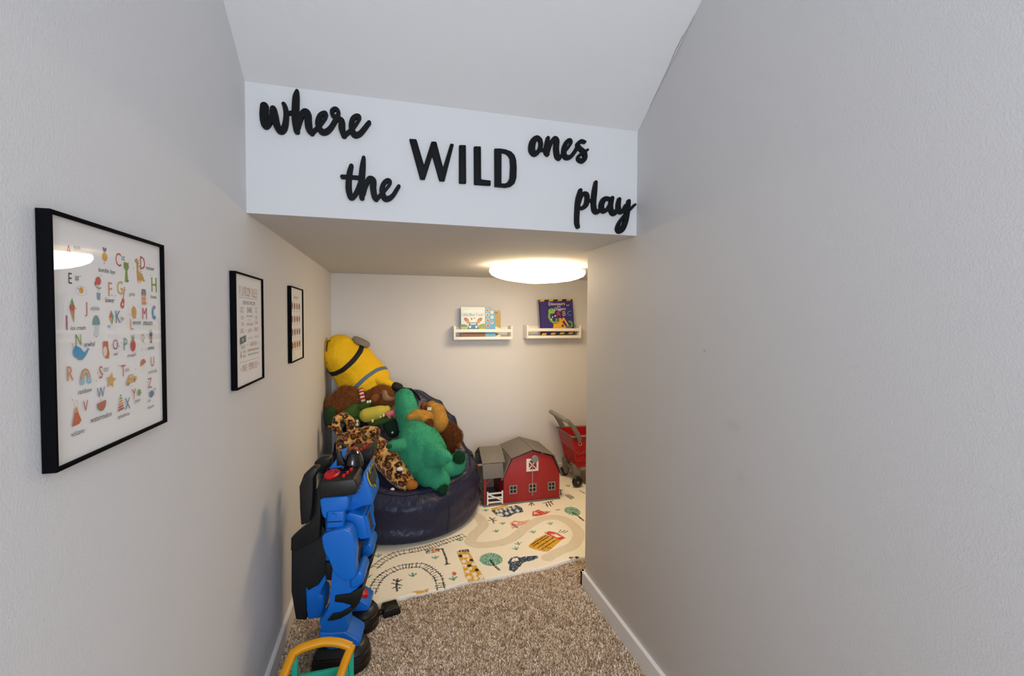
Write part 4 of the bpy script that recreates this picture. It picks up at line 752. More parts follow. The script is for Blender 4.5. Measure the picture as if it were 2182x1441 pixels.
# ------------------------------------------------------------------ play rug with printed town
def play_rug():
    a = math.atan2(2.156 - 2.043, 1.403 - 0.313)
    ca, sa = math.cos(a), math.sin(a)
    ox, oy = 0.30, 2.035; LX, LY = 1.66, 1.22
    st = 0.003
    nx, ny = int(LX / st) + 1, int(LY / st) + 1
    gx, gy = np.meshgrid(np.linspace(0, LX, nx), np.linspace(0, LY, ny))
    wav = 0.006 * np.sin(gx * 9 + 1) * np.exp(-gy / 0.03) + 0.004 * np.sin(gx * 23) * np.exp(-gy / 0.02)
    wy = gy - wav
    X = ox + gx * ca - wy * sa; Y = oy + gx * sa + wy * ca
    # rounded thick hem
    e = np.minimum.reduce([gx, LX - gx, gy, LY - gy])
    Z = 0.016 * np.sqrt(np.clip(e / 0.012, 0, 1) * (2 - np.clip(e / 0.012, 0, 1)))
    Z = Z + 0.003 * np.sin(gx * 14 + gy * 5) * np.exp(-gy / .12) * (e > .006) + rng.normal(0, 0.0003, Z.shape) * (e > .006)
    Z += 0.0008 * np.sin(gx * 31 + 2 * np.sin(gy * 13)) * (e > .006)
    colr = np.empty((ny, nx, 3)); base = np.array(lin('#f4ecda')[:3]); colr[:] = base
    tex = rng.normal(1, 0.025, (ny, nx))
    jit = rng.normal(0, 0.0012, (2, ny, nx)); PX, PY = X + jit[0], Y + jit[1]
    def paint(mask, c, keep=1.0):
        c = np.array(lin(c)[:3]); m = mask & (rng.random(mask.shape) < keep); colr[m] = c
    def inpoly(P):
        m = np.zeros(PX.shape, bool); n = len(P)
        for i in range(n):
            (x0, y0), (x1, y1) = P[i], P[(i + 1) % n]
            if y0 == y1: continue
            c = ((y0 > PY) != (y1 > PY)) & (PX < (x1 - x0) * (PY - y0) / (y1 - y0) + x0); m ^= c
        return m
    def dist(P):
        d = np.full(PX.shape, 9.0)
        for (x0, y0), (x1, y1) in zip(P, P[1:]):
            dx, dy = x1 - x0, y1 - y0; t = np.clip(((PX - x0) * dx + (PY - y0) * dy) / (dx * dx + dy * dy + 1e-12), 0, 1)
            d = np.minimum(d, np.hypot(PX - x0 - t * dx, PY - y0 - t * dy))
        return d
    def blobm(p, r, ry=None): return ((PX - p[0]) / r) ** 2 + ((PY - p[1]) / (ry or r)) ** 2 < 1
    ink = '#2a2e33'
    for P in RUG['road']: paint(dist(catmull(P, 5)) < 0.035, '#e0d3bd', .93)
    for P in RUG['rail']:
        c = catmull(P, 8); L = []; Rr = []
        for i, p in enumerate(c):
            q0, q1 = c[max(i - 1, 0)], c[min(i + 1, len(c) - 1)]; dx, dy = q1[0] - q0[0], q1[1] - q0[1]; n = math.hypot(dx, dy)
            L.append((p[0] - dy / n * .017, p[1] + dx / n * .017)); Rr.append((p[0] + dy / n * .017, p[1] - dx / n * .017))
        paint(dist(L) < .0028, ink, .9); paint(dist(Rr) < .0028, ink, .9)
        acc = 0.0; last = c[0]
        for i in range(1, len(c)):
            seg = math.hypot(c[i][0] - last[0], c[i][1] - last[1]); acc += seg; last = c[i]
            if acc > .015:
                acc = 0; k = 1.45; m = c[i]
                paint(dist([(m[0] + (L[i][0] - m[0]) * k, m[1] + (L[i][1] - m[1]) * k), (m[0] + (Rr[i][0] - m[0]) * k, m[1] + (Rr[i][1] - m[1]) * k)]) < .0022, ink, .9)
    for p in RUG['leaf']:
        for dx, dy in ((-.018, .02), (0, .03), (.017, .022)): paint(dist([p, (p[0] + dx, p[1] + dy)]) < .0042, '#4f9484', .85)
    for (c, ex, ey), tr in RUG['tree']:
        paint(blobm(c, math.hypot(ex[0] - c[0], ex[1] - c[1]), math.hypot(ey[0] - c[0], ey[1] - c[1])), '#5fa08f', .85); paint(dist(tr) < .006, ink, .9)
    paint(inpoly(RUG['tower']), '#d9a62e', .93)
    for p in RUG['tower_win']: paint(blobm(p, .011, .017), '#f1e6d0', .95)
    for p in RUG['tower_black']: paint(blobm(p, .011, .014), ink)
    paint(inpoly(RUG['tower_top']), '#3f4a58', .9)
    paint(inpoly(RUG['building_top']), '#d9a62e', .9); paint(inpoly(RUG['building']), '#2f4a6c', .93)
    for p in RUG['building_win']: paint(blobm(p, .011, .024), '#e6e2d6', .9)
    paint(inpoly(RUG['red_car']), '#cf4f3c', .92); paint(inpoly(RUG['pink_car']), '#e0998a', .85)
    c = RUG['red_car']; paint(blobm((sum(p[0] for p in c) / len(c) - .028, sum(p[1] for p in c) / len(c) + .006), .013, .012), '#f4ecda', .8)
    c = RUG['pink_car']; paint(blobm((sum(p[0] for p in c) / len(c) - .022, sum(p[1] for p in c) / len(c) + .004), .013, .013), '#f4ecda', .8)
    paint(inpoly(RUG['truck_box']), '#dba22a', .94)
    for P in RUG['truck_lines']: paint(dist(P) < .004, '#4a3f2c', .9)
    paint(inpoly(RUG['truck_cab']), '#cf4a3a', .94); paint(inpoly(RUG['truck_win']), '#efe6d4')
    for P in RUG['truck_dash']: paint(dist(P) < .003, ink, .8)
    paint(inpoly(RUG['blue_car']), '#36465e', .93); paint(inpoly(RUG['blue_car_win']), '#f4ecda', .95)
    paint(inpoly(RUG['digger']), '#dba032', .9)
    m = inpoly(RUG['light_box']); paint(m, '#efe6d2'); paint(dist(RUG['light_box'] + RUG['light_box'][:1]) < .0025, ink)
    for p, c in zip(RUG['light_dots'], ('#3f8f74', '#d98a2a', '#c9403a')): paint(blobm(p, .010, .011), c)
    for P in RUG['light_pole']: paint(dist(P) < .005, ink, .92)
    for P in RUG['palm']: paint(dist(P) < .0042, ink, .9)
    for p in RUG['tulip']: paint(blobm(p, .011, .016), '#c4453a', .9)
    paint(inpoly(RUG['grey_car']), '#8a8580', .8)
    for p in RUG['edge_mark']: paint(blobm(p, .014, .008), ink, .9)
    # pale hem
    paint((e < 0.006), '#e8e2d6')
    colr = colr * tex[..., None]
    me = bpy.data.meshes.new('play_rug'); n = nx * ny
    me.vertices.add(n); me.vertices.foreach_set('co', np.stack([X, Y, Z], 2).ravel())
    i = np.arange(n).reshape(ny, nx); q = np.stack([i[:-1, :-1], i[:-1, 1:], i[1:, 1:], i[1:, :-1]], 2).reshape(-1, 4).astype(np.int32)
    me.loops.add(q.size); me.loops.foreach_set('vertex_index', q.ravel()); me.polygons.add(len(q)); me.polygons.foreach_set('loop_start', np.arange(0, q.size, 4, dtype=np.int32)); me.update()
    me.polygons.foreach_set('use_smooth', [True] * len(q))
    at = me.color_attributes.new('print', 'FLOAT_COLOR', 'POINT'); at.data.foreach_set('color', np.concatenate([colr, np.ones((ny, nx, 1))], 2).ravel())
    o = link('play_rug', me, mat('rug_plush_print', rough=0.95, attr='print', spec=0.15, sheen=0.0, bump=(500, 0.5, 0.002)))
    tag(o, 'cream plush play rug printed with roads, railway, trucks and trees', 'rug')
play_rug()

# ------------------------------------------------------------------ toy barn
def barn():
    Z0 = 0.018
    t = thing('toy_barn', 'red wooden toy barn with grey gambrel roof and side lean-to on the rug', 'toy barn', (1.355, 3.08, Z0))
    c = t.location
    red = mat('barn_red', '#9c1f1f', 0.55, bump=(120, 0.1)); grey = mat('barn_grey', '#6e6862', 0.6); wht = mat('barn_white', '#e8e2da', 0.5); dark = mat('barn_dark', '#16130f', 0.8); wood = mat('barn_wood_floor', '#8a7c6a', 0.7)
    def L(mb, name, m, par=None, bevel=0.0012):
        mb.v = [(p[0] - c.x, p[1] - c.y, p[2] - c.z) for p in mb.v]; return mb.build(name, m, par or t, bevel)
    yF, yBk = 2.914, 3.23
    G = [(1.153, .026), (1.557, .026), (1.557, .200), (1.499, .323), (1.355, .370), (1.210, .323), (1.153, .200)]
    L(MB().box(1.012, 1.562, yF - .006, yBk, Z0, .027), 'base_board', grey)
    fw_ = L(MB().prism(G, yF, yF + .008, 'xz'), 'front_wall', red)
    L(MB().prism(G, yBk - .008, yBk, 'xz'), 'back_wall', red)
    L(MB().box(1.153, 1.161, yF + .008, yBk - .008, .027, .2), 'side_wall', red); L(MB().box(1.549, 1.557, yF + .008, yBk - .008, .027, .2), 'side_wall', red)
    # four roof boards
    R_ = [(1.140, .186), (1.202, .329), (1.355, .379), (1.508, .329), (1.570, .186)]
    T = 0.008
    for p, q in zip(R_, R_[1:]):
        dx, dz = q[0] - p[0], q[1] - p[1]; n = math.hypot(dx, dz); ox, oz = -dz / n * T, dx / n * T
        L(MB().prism([p, q, (q[0] + ox, q[1] + oz), (p[0] + ox, p[1] + oz)], yF - .012, yBk + .012, 'xz'), 'roof_panel', grey)
    # windows with four panes
    for i, (x0, z0) in enumerate(((1.192, .085), (1.331, .084), (1.470, .084))):
        w = .055; h = .059; b = .007
        wn = L(MB().box(x0, x0 + w, yF - .003, yF, z0, z0 + b).box(x0, x0 + w, yF - .003, yF, z0 + h - b, z0 + h).box(x0, x0 + b, yF - .003, yF, z0 + b, z0 + h - b).box(x0 + w - b, x0 + w, yF - .003, yF, z0 + b, z0 + h - b)
          .box(x0 + w / 2 - .003, x0 + w / 2 + .003, yF - .003, yF, z0 + b, z0 + h - b).box(x0 + b, x0 + w - b, yF - .0029, yF, z0 + h / 2 - .003, z0 + h / 2 + .003), 'window_frame', mat('barn_window_grey', '#8d8680', 0.6), None, 0)
        for a in range(2):
            for d in range(2):
                xa = x0 + b + a * (w / 2 - b + .003); za = z0 + b + d * (h / 2 - b + .003)
                L(MB().box(xa, xa + w / 2 - b - .003, yF - .0008, yF - .0001, za, za + h / 2 - b - .003), 'pane', dark, wn, 0)
    # loft door with X brace
    x0, x1, z0, z1 = 1.312, 1.398, .231, .318; b = .013
    ld = L(MB().box(x0, x1, yF - .006, yF - .0005, z0, z0 + b).box(x0, x1, yF - .006, yF - .0005, z1 - b, z1).box(x0, x0 + b * 1.3, yF - .006, yF - .0005, z0 + b, z1 - b).box(x1 - b, x1, yF - .006, yF - .0005, z0 + b, z1 - b), 'loft_door', wht, None, 0)
    for p, q in (((x0 + b, z0 + b), (x1 - b, z1 - b)), ((x0 + b, z1 - b), (x1 - b, z0 + b))):
        L(MB().bar((p[0], yF - .003, p[1]), (q[0], yF - .003, q[1]), .0065, .005, (0, 1, 0)), 'brace', wht, ld, 0)
    # pulley, rope and hook
    pm = Matrix.Translation((1.364, yF - .030, .322)) @ Matrix.Rotation(math.radians(90), 4, 'X')
    pl = L(MB().lathe([(0, -.008), (.022, -.008), (.025, -.005), (.022, 0), (.025, .005), (.022, .008), (0, .008)], 28, pm), 'pulley', mat('pulley_grey', '#7c7f80', 0.5), None, 0)
    L(MB().tube([(1.364, yF - .022, .322), (1.364, yF, .322)], .004, 8), 'axle', grey, pl, 0)
    L(MB().tube([(1.351, yF - .028, .31), (1.351, yF - .02, .236), (1.352, yF - .014, .10)], .0017, 6), 'rope', mat('rope_tan', '#d8b8a0', 0.9), None, 0)
    L(MB().lathe([(0, 0), (.004, .002), (.005, .022), (.002, .036), (0, .038)], 12, Matrix.Translation((1.352, yF - .014, .064))), 'hook', mat('pulley_grey'), None, 0)
    # lean-to: roof of two boards, posts, brace, gate, back
    RL = [(yF - .006, .206), (yF + .02, .298), (3.06, .377), (3.20, .298), (3.226, .206)]
    for p, q in zip(RL, RL[1:]):
        d0, d1 = q[0] - p[0], q[1] - p[1]; n = math.hypot(d0, d1); o0, o1 = -d1 / n * .007, d0 / n * .007
        L(MB().prism([p, q, (q[0] + o0, q[1] + o1), (p[0] + o0, p[1] + o1)], 1.008, 1.168 if p[1] > .25 or q[1] > .35 else 1.150, 'yz'), 'lean_to_roof', grey)
    for yy in (yF + .004, yBk - .022):
        L(MB().box(1.016, 1.032, yy, yy + .016, .027, .206), 'post', red)
    L(MB().bar((1.028, yF + .012, .165), (1.058, yF + .012, .198), .010, .012, (0, 1, 0)), 'knee_brace', red)
    L(MB().box(1.016, 1.15, yBk - .008, yBk, .027, .19), 'lean_to_back', wood)
    for k in range(3): L(MB().box(1.018, 1.026, yF + .02, yBk - .022, .045 + .04 * k, .06 + .04 * k), 'side_rail', mat('barn_rail', '#9b958c', 0.6))
    g = L(MB().box(1.036, 1.046, yF - .004, yF + .004, .027, .115), 'gate', wht, None, 0)
    L(MB().box(1.138, 1.148, yF - .004, yF + .004, .027, .115), 'gate_post', wht, g, 0)
    for k in range(3): L(MB().box(1.046, 1.138, yF - .003, yF + .003, .036 + .030 * k, .046 + .030 * k), 'rail', wht, g, 0)
    L(MB().bar((1.046, yF - .0005, .097), (1.138, yF - .0005, .052), .009, .006, (0, 1, 0)), 'rail', wht, g, 0)
barn()

# ------------------------------------------------------------------ toy shopping cart
def cart():
    t = thing('toy_shopping_cart', 'red plastic toy shopping cart with grey handle beside the barn', 'toy cart', (1.90, 3.22, 0.016))
    c = t.location
    red = mat('cart_red', '#b01018', 0.35); gry = mat('cart_grey', '#726d62', 0.5); lgr = mat('cart_handle_grey', '#85827c', 0.45); blk = mat('cart_wheel_black', '#0d0c0c', 0.25)
    def L(mb, name, m, par=None, bevel=0.0, smooth=None):
        mb.v = [(p[0] - c.x, p[1] - c.y, p[2] - c.z) for p in mb.v]; return mb.build(name, m, par or t, bevel, smooth=smooth)
    yn, yf = 3.06, 3.36
    # basket: tapered box with lattice sides; rows of struts leave real holes
    top = [(1.715, yn), (2.12, yn + .03), (2.12, yf - .03), (1.715, yf)]
    bot = [(1.765, yn + .02), (2.06, yn + .05), (2.06, yf - .05), (1.765, yf - .02)]
    zt, zm, zb = .405, .30, .165
    def lerp(p, q, s): return (p[0] + (q[0] - p[0]) * s, p[1] + (q[1] - p[1]) * s)
    def at(i, u, z):
        s = (zt - z) / (zt - zb); a = lerp(top[i], bot[i], s); b = lerp(top[(i + 1) % 4], bot[(i + 1) % 4], s); p = lerp(a, b, u); return (p[0], p[1], z)
    bk = None
    for i in range(4):
        mb = MB()
        def panel(u0, u1, z0, z1):
            q = [Vector(at(i, u0, z0)), Vector(at(i, u1, z0)), Vector(at(i, u1, z1)), Vector(at(i, u0, z1))]
            n = (q[1] - q[0]).cross(q[3] - q[0]).normalized() * -.005
            vs = q + [p + n for p in q]; mb.add(vs, [(0, 1, 2, 3), (7, 6, 5, 4), (0, 4, 5, 1), (1, 5, 6, 2), (2, 6, 7, 3), (3, 7, 4, 0)])
        panel(0, 1, .29, zt)
        if i == 0:
            panel(.0, .02, zb, .29); panel(0, 1, zb, .18); panel(.55, 1, .18, .29)
            lo, hi = .0, .55
        else:
            panel(0, .08, zb, .29); panel(.92, 1, zb, .29); panel(.08, .92, zb, .18); lo, hi = .08, .92
        L(mb, 'basket_panel', red)
        lat = MB(); n = 6
        for k in range(-3, n):
            for sgn in (1, -1):
                a0, a1 = k / n, (k + 3) / n
                if sgn < 0: a0, a1 = a1, a0
                z0_, z1_ = .18, .29; P = []
                for s in (0, 1):
                    P.append([a0 + (a1 - a0) * s, z0_ + (z1_ - z0_) * s])
                # clip to panel width
                for j in (0, 1):
                    o = P[1 - j]
                    if P[j][0] < 0 or P[j][0] > 1:
                        lim = 0 if P[j][0] < 0 else 1
                        if P[j][0] == o[0]: continue
                        s = (lim - P[j][0]) / (o[0] - P[j][0])
                        if not 0 <= s <= 1: break
                        P[j] = [lim, P[j][1] + (o[1] - P[j][1]) * s]
                else:
                    lat.bar(at(i, lo + (hi - lo) * P[0][0], P[0][1]), at(i, lo + (hi - lo) * P[1][0], P[1][1]), .005, .006, (0, 1, 0) if i % 2 == 0 else (1, 0, 0))
        L(lat, 'basket_lattice', red)
    L(MB().add([(*p, zb) for p in bot] + [(*p, zb + .006) for p in bot], [(3, 2, 1, 0), (4, 5, 6, 7), (0, 1, 5, 4), (1, 2, 6, 5), (2, 3, 7, 6), (3, 0, 4, 7)]), 'basket_floor', red)
    L(MB().tube([(top[0][0] - .006, top[0][1] - .004, zt), (top[1][0], top[1][1] - .004, zt), (top[2][0], top[2][1] + .004, zt), (top[3][0] - .006, top[3][1] + .004, zt)], .011, 8, closed=True, flat=.7), 'rim', gry, None, 0, True)
    # curved handle arms and bar
    for yy in (yn - .01, yf + .01):
        path = [(1.652, .545), (1.672, .548), (1.715, .505), (1.748, .462), (1.775, .42), (1.782, .385), (1.770, .362), (1.755, .364), (1.742, .40), (1.722, .44), (1.690, .490), (1.662, .522)]
        L(MB().prism(path, yy - .012, yy + .012, 'xz'), 'handle_arm', gry, None, .004)
    L(MB().tube([(1.662, yn - .024, .533), (1.662, yf + .024, .533)], .017, 14), 'handle_bar', lgr, None, 0, 'angle')
    # bolt ring on the side
    L(MB().lathe([(.010, 0), (.014, 0), (.014, .003), (.010, .003), (.010, 0)], 20, Matrix.Translation((1.778, yn + .003, .350)) @ Matrix.Rotation(math.radians(90), 4, 'X')), 'bolt_ring', mat('cart_ring', '#e8d8c8', 0.5))
    # legs
    for yy in (yn + .05, yf - .05):
        L(MB().prism([(1.735, zb + .012), (1.80, zb + .012), (1.795, .10), (1.785, .05), (1.755, .05), (1.745, .10)], yy - .02, yy + .02, 'xz'), 'front_leg' if yy < 3.2 else 'rear_leg', gry, None, .004)
        L(MB().prism([(2.0, zb + .012), (2.06, zb + .012), (2.07, .10), (2.06, .05), (2.03, .05), (2.01, .10)], yy - .02, yy + .02, 'xz'), 'front_leg' if yy < 3.2 else 'rear_leg', gry, None, .004)
        for xx in (1.765, 2.045):
            m = Matrix.Translation((xx, yy - .030 if yy < 3.2 else yy + .03, .057)) @ Matrix.Rotation(math.radians(90), 4, 'X')
            wh = L(MB().lathe([(0, -.014), (.028, -.014), (.038, -.010), (.041, -.004), (.041, .004), (.038, .010), (.028, .014), (0, .014)], 28, m), 'wheel', blk, None, 0, True)
            L(MB().lathe([(0, .018), (.006, .018), (.008, .0142), (.008, -.0142), (.006, -.018), (0, -.018)], 14, m), 'hub_cap', mat('cart_hub', '#8b867e', 0.4), wh)
    L(MB().bar((1.77, yn + .06, .13), (1.77, yf - .06, .13), .03, .02), 'cross_brace', gry, None, .003)
    # swing flap of the child seat
    L(MB().box(1.80, 1.99, yn + .035, yn + .04, .385, .40), 'seat_flap', mat('cart_ring'), None, .001)
cart()
# ------------------------------------------------------------------ bean bag
def bean_bag():
    t = thing('bean_bag', 'large navy blue bean bag chair heaped with plush toys in the corner', 'bean bag', (0.5, 2.97, 0.018))
    c = t.location
    m = mat('navy_satin', '#0f1530', 0.45, sheen=0.05, bump=(16, 0.7, 0.02), mottled=('#141b3c', 5, 0.6))
    NA, NP = 160, 44
    key = [(0, .345), (16, .43), (34, .57), (51, .67), (75, .74), (110, .74), (150, .62), (180, .46), (225, .34), (270, .285), (315, .30), (360, .36)]
    def hrim(deg):
        d = deg % 360
        for (a, ha), (b, hb) in zip(key, key[1:]):
            if a <= d <= b:
                s = (d - a) / (b - a); s = s * s * (3 - 2 * s); return ha + (hb - ha) * s
    def prof(deg):
        h = hrim(deg); k = max(0, (h - .3) / .44)          # how far the back leans in
        R = .478
        seat = .47
        return [(0, .0), (.30, .0), (.42, .0), (.458, .018), (R, .07), (R + .004, .13), (R - .004 - .02 * k, .13 + (h - .13) * .45), (R - .02 - .03 * k, .13 + (h - .13) * .78), (R - .04 - .045 * k, h - .018), (R - .07 - .055 * k, h), (R - .12 - .05 * k, h - .008), (R - .2 - .05 * k, h + (seat - h) * .35 - .03), (.15, h + (seat - h) * .75 - .02), (.06, seat - .02), (0, seat - .02)]
    vs = []; fs = []; seam = []; seam2 = []
    for j in range(NA):
        deg = 360 * j / NA; a = math.radians(deg)
        p = prof(deg); cp = catmull(p, 3)
        for i, (r, z) in enumerate(cp):
            q = Vector((r * math.cos(a), r * math.sin(a), z))
            if 8 < i < 34:
                arc = a * .48
                n1 = noise.noise((arc * 2.2 + z * 3, z * 16, 1.7)); n2 = noise.noise((arc * 5 + z * 9, z * 34, 5.1)); n3 = noise.noise((arc * 3, z * 4, 9))
                w = min(1, (i - 8) / 5, (34 - i) / 4)
                q += Vector((math.cos(a), math.sin(a), 0.15)) * w * (.022 * n1 + .012 * n2 + .012 * n3)
            q.x = max(q.x, -0.488); q.y = min(q.y, 0.492); q.z = max(q.z, 0)
            vs.append(q)
            if i == 25: seam.append(q * 1.0 + Vector((math.cos(a), math.sin(a), 0)) * .002)
            if i == 16: seam2.append(q.copy())
        n = len(cp)
    for j in range(NA):
        k = (j + 1) % NA
        for i in range(n - 1): fs.append((j * n + i, k * n + i, k * n + i + 1, j * n + i + 1))
    MB().add(vs, fs).build('bag_body', m, t, smooth=True)
    MB().tube(seam, .0055, 8, closed=True).build('piping', mat('navy_piping', '#14182e', 0.55), t, smooth=True)
    # stitched vertical panel seams
    for deg in (20, 65, 245, 300):
        a = math.radians(deg); j = int(deg / 360 * NA)
        MB().tube([vs[j * n + i] + Vector((math.cos(a), math.sin(a), 0)) * .0005 for i in range(9, 26)], .0022, 6).build('panel_seam', mat('navy_piping'), t, smooth=True)
    s = [Vector(p[:3]) - Vector(c) for p in PLUSH['bag_strap']]
    MB().tube([s[0] + Vector((-.03, .02, -.05)), s[0], s[1], s[2], s[2] + Vector((.02, 0, -.04))], .011, 8, flat=.4).build('carry_strap', mat('strap_black', '#0f1012', 0.8), t, smooth=True)
bean_bag()

# ------------------------------------------------------------------ plush toys
def plush(name, label, base):
    return thing(name, label, 'plush toy', base, 'plush toys heaped on the bean bag')
def rel(t, nodes): 
    c = t.location
    return [(x - c.x, y - c.y, z - c.z, r) for x, y, z, r in nodes]
PP = PLUSH

# yellow plush cushion leaning in the corner
def yellow():
    t = plush('yellow_plush', 'big yellow plush toy with a black band leaning into the corner', (0.2, 3.23, 0.70)); K = lambda k: rel(t, PP[k])
    ym = mat('yellow_plush', '#e8b400', 0.85, sheen=0.2, bump=(11, 0.8, 0.03), mottled=('#f0c20c', 6, 0.8))
    body = blob('body', [K('yellow')], ym, t, 0.009, 5, noise_amp=.012, noise_scale=8)
    b = K('yellow'); ax = (Vector(b[1][:3]) - Vector(b[0][:3])).normalized()
    def ring(cn, axis, rad, width, nm, m, thick=.004):
        axis = axis.normalized(); u = axis.orthogonal().normalized(); v = axis.cross(u); cn = Vector(cn); N = 140
        # shrink-wrap the band to the body by ray casting from outside towards the band centre
        bpy.context.view_layer.update()
        inner = []
        for off in (-.5, -.25, 0, .25, .5):
            row = []
            for i in range(N):
                a = 2 * math.pi * i / N; d = u * math.cos(a) + v * math.sin(a)
                o = cn + axis * (off * width) + d * (rad * 2.2)
                hit, loc, nrm, _ = body.ray_cast(o, -d)
                row.append(loc + d * .0022 if hit else cn + axis * (off * width) + d * rad)
            inner.append(row)
        vs = [p for r in inner for p in r]; fs = []
        for k in range(4):
            for i in range(N): fs.append((k * N + i, (k + 1) * N + i, (k + 1) * N + (i + 1) % N, k * N + (i + 1) % N))
        o = MB().add(vs, fs).build(nm, m, t, smooth=True)
        sd = o.modifiers.new('s', 'SOLIDIFY'); sd.thickness = thick; sd.offset = 1
        bake(o); o.data.polygons.foreach_set('use_smooth', [True] * len(o.data.polygons))
        bm = bmesh.new(); bm.from_mesh(o.data); bmesh.ops.recalc_face_normals(bm, faces=bm.faces[:]); bm.to_mesh(o.data); bm.free()
        if not o.data.materials: o.data.materials.append(m)
        return o
    blk = mat('black_band', '#0e0d0e', 0.75)
    ring(K('band')[0][:3], ax + Vector((0, .15, 0)), .15, .030, 'band', blk)
    ring(K('strap')[0][:3], ax + Vector((0, -.5, 0)), .16, .024, 'strap', mat('blue_grey_strap', '#5a7088', 0.8))
    blob('arm', [K('yellow_arm')], ym, t, 0.006, 4)
    blob('mitten', [K('glove')], blk, t, 0.006, 3)
    p = K('patch')[0]
    n = Vector((.45, -.1, .9)).normalized(); q = n.to_track_quat('Z', 'Y').to_matrix().to_4x4()
    MB().lathe([(0, -.014), (.056, -.014), (.062, -.008), (.062, .008), (.055, .015), (.038, .017), (0, .017)], 28, Matrix.Translation(Vector(p[:3]) + Vector((-.005, .0, -.012))) @ q).build('round_patch', mat('warm_grey_felt', '#8a8076', 0.8), t, smooth='angle')
    h = [Vector(x[:3]) for x in K('hair')]
    h[0].x += .012; h[1].x += .01
    MB().tube([h[0] + Vector((.0, .01, -.10)), h[0], h[1], h[2]], .0035, 6).build('cord_tuft', mat('black_band'), t, smooth=True)
yellow()

# shaggy brown bison
def bison():
    t = plush('bison_plush', 'shaggy brown plush bison with tan horns and striped scarf', (0.2, 3.12, 0.66)); K = lambda k: rel(t, PP[k])
    bm_ = mat('bison_brown', '#7a421a', 0.95, sheen=0.2, bump=(90, 1.0, 0.006), mottled=('#935526', 40, 0.6))
    fm = mat('bison_pile', '#8a4e20', 0.9, sheen=0.2, mottled=('#a5662f', 30, 0.8))
    b = blob('body', [K('bison')], bm_, t, 0.007, 4)
    fur('shaggy_pile', b, fm, t, 14000, .026, .0022, .2, .7, curl=.6)
    h = blob('head', [K('bison_head')], bm_, t, 0.007, 4)
    fur('shaggy_pile', h, fm, t, 8000, .016, .0018, .2, .6, curl=.5)
    blob('horn', [K('horn')], mat('horn_tan', '#8a6a48', 0.8, sheen=.2), t, 0.004, 3)
    blob('ear', [K('bison_ear')], mat('ear_brown', '#8a4f20', 0.9, sheen=.3), t, 0.005, 4)
    # striped scarf: wraps the neck
    s = K('scarf')[0]; cn = Vector(s[:3]); ax = Vector((.95, -.1, .25)).normalized(); u = ax.orthogonal().normalized(); v = ax.cross(u)
    N = 44
    sm = bpy.data.materials.new('striped_scarf'); sm.use_nodes = True
    nt = sm.node_tree; at = nt.nodes.new('ShaderNodeAttribute'); at.attribute_name = 'print'; nt.links.new(at.outputs['Color'], nt.nodes['Principled BSDF'].inputs['Base Color']); nt.nodes['Principled BSDF'].inputs['Roughness'].default_value = .9
    vs = []; fs = []; cols = []
    for i in range(N):
        a = 2 * math.pi * i / N; d = u * math.cos(a) + v * math.sin(a)
        for off, rr in ((-.014, 0), (-.012, .006), (.012, .006), (.014, 0)): vs.append(cn + d * (.080 + rr) + ax * off)
    for i in range(N):
        j = (i + 1) % N
        for k in range(3): fs.append((i * 4 + k, i * 4 + k + 1, j * 4 + k + 1, j * 4 + k)); cols.append(lin('#b3221f') if i % 2 else lin('#ded6cc'))
    o = MB().add(vs, fs).build('scarf', sm, t)
    ca = o.data.color_attributes.new('print', 'FLOAT_COLOR', 'CORNER'); ca.data.foreach_set('color', [x for c in cols for _ in range(4) for x in c])
bison()

def crocodile():
    t = plush('crocodile_plush', 'green plush crocodile with pale yellow jaw and pink tongue', (0.25, 2.99, 0.61)); K = lambda k: rel(t, PP[k])
    g = mat('croc_green', '#2f4f14', 0.95, sheen=0.25, bump=(260, 0.5, 0.002), mottled=('#3f6420', 14, 0.7)); y = mat('croc_yellow', '#c9bb45', 0.9, sheen=0.25, bump=(200, 0.4, 0.002)); wh = mat('felt_white', '#e6ded0', 0.85); pk = mat('felt_pink', '#e0707a', 0.85, sheen=.2)
    blob('body', [K('croc'), K('croc_low')], g, t, 0.005, 4)
    blob('upper_jaw', [K('croc_jaw')], y, t, 0.005, 4)
    blob('arm', [K('croc_arm')], g, t, 0.005, 3); blob('foot', [K('croc_foot')], g, t, 0.005, 3)
    blob('tongue', [K('tongue'), K('tongue2')], pk, t, 0.004, 2)
    for n in K('teeth'): MB().ball(n[:3], (n[3] * .8, n[3] * .8, n[3] * 1.3), seg=12, rings=8).build('tooth', wh, t, smooth=True)
    for n in K('claws'): MB().ball(n[:3], (n[3], n[3], n[3] * 1.2), seg=12, rings=8).build('claw', wh, t, smooth=True)
crocodile()

def wedge():
    t = plush('green_plush', 'dark green plush toy with orange claws squeezed against the left wall', (0.06, 2.98, 0.60)); K = lambda k: rel(t, PP[k])
    b = blob('body', [[(a[0] + .012, a[1], a[2], a[3]) for a in K('wedge')]], mat('dark_green_plush', '#1c3310', 0.95, sheen=.2, mottled=('#27451a', 20, .7), bump=(260, .5, .002)), t, 0.005, 3)
    for n in K('wedge_claw'): MB().ball((n[0] + .012, n[1], n[2]), (n[3] * 1.1, n[3], n[3] * .8), seg=12, rings=8).build('claw', mat('felt_orange', '#c4622a', .85), t, smooth=True)
wedge()

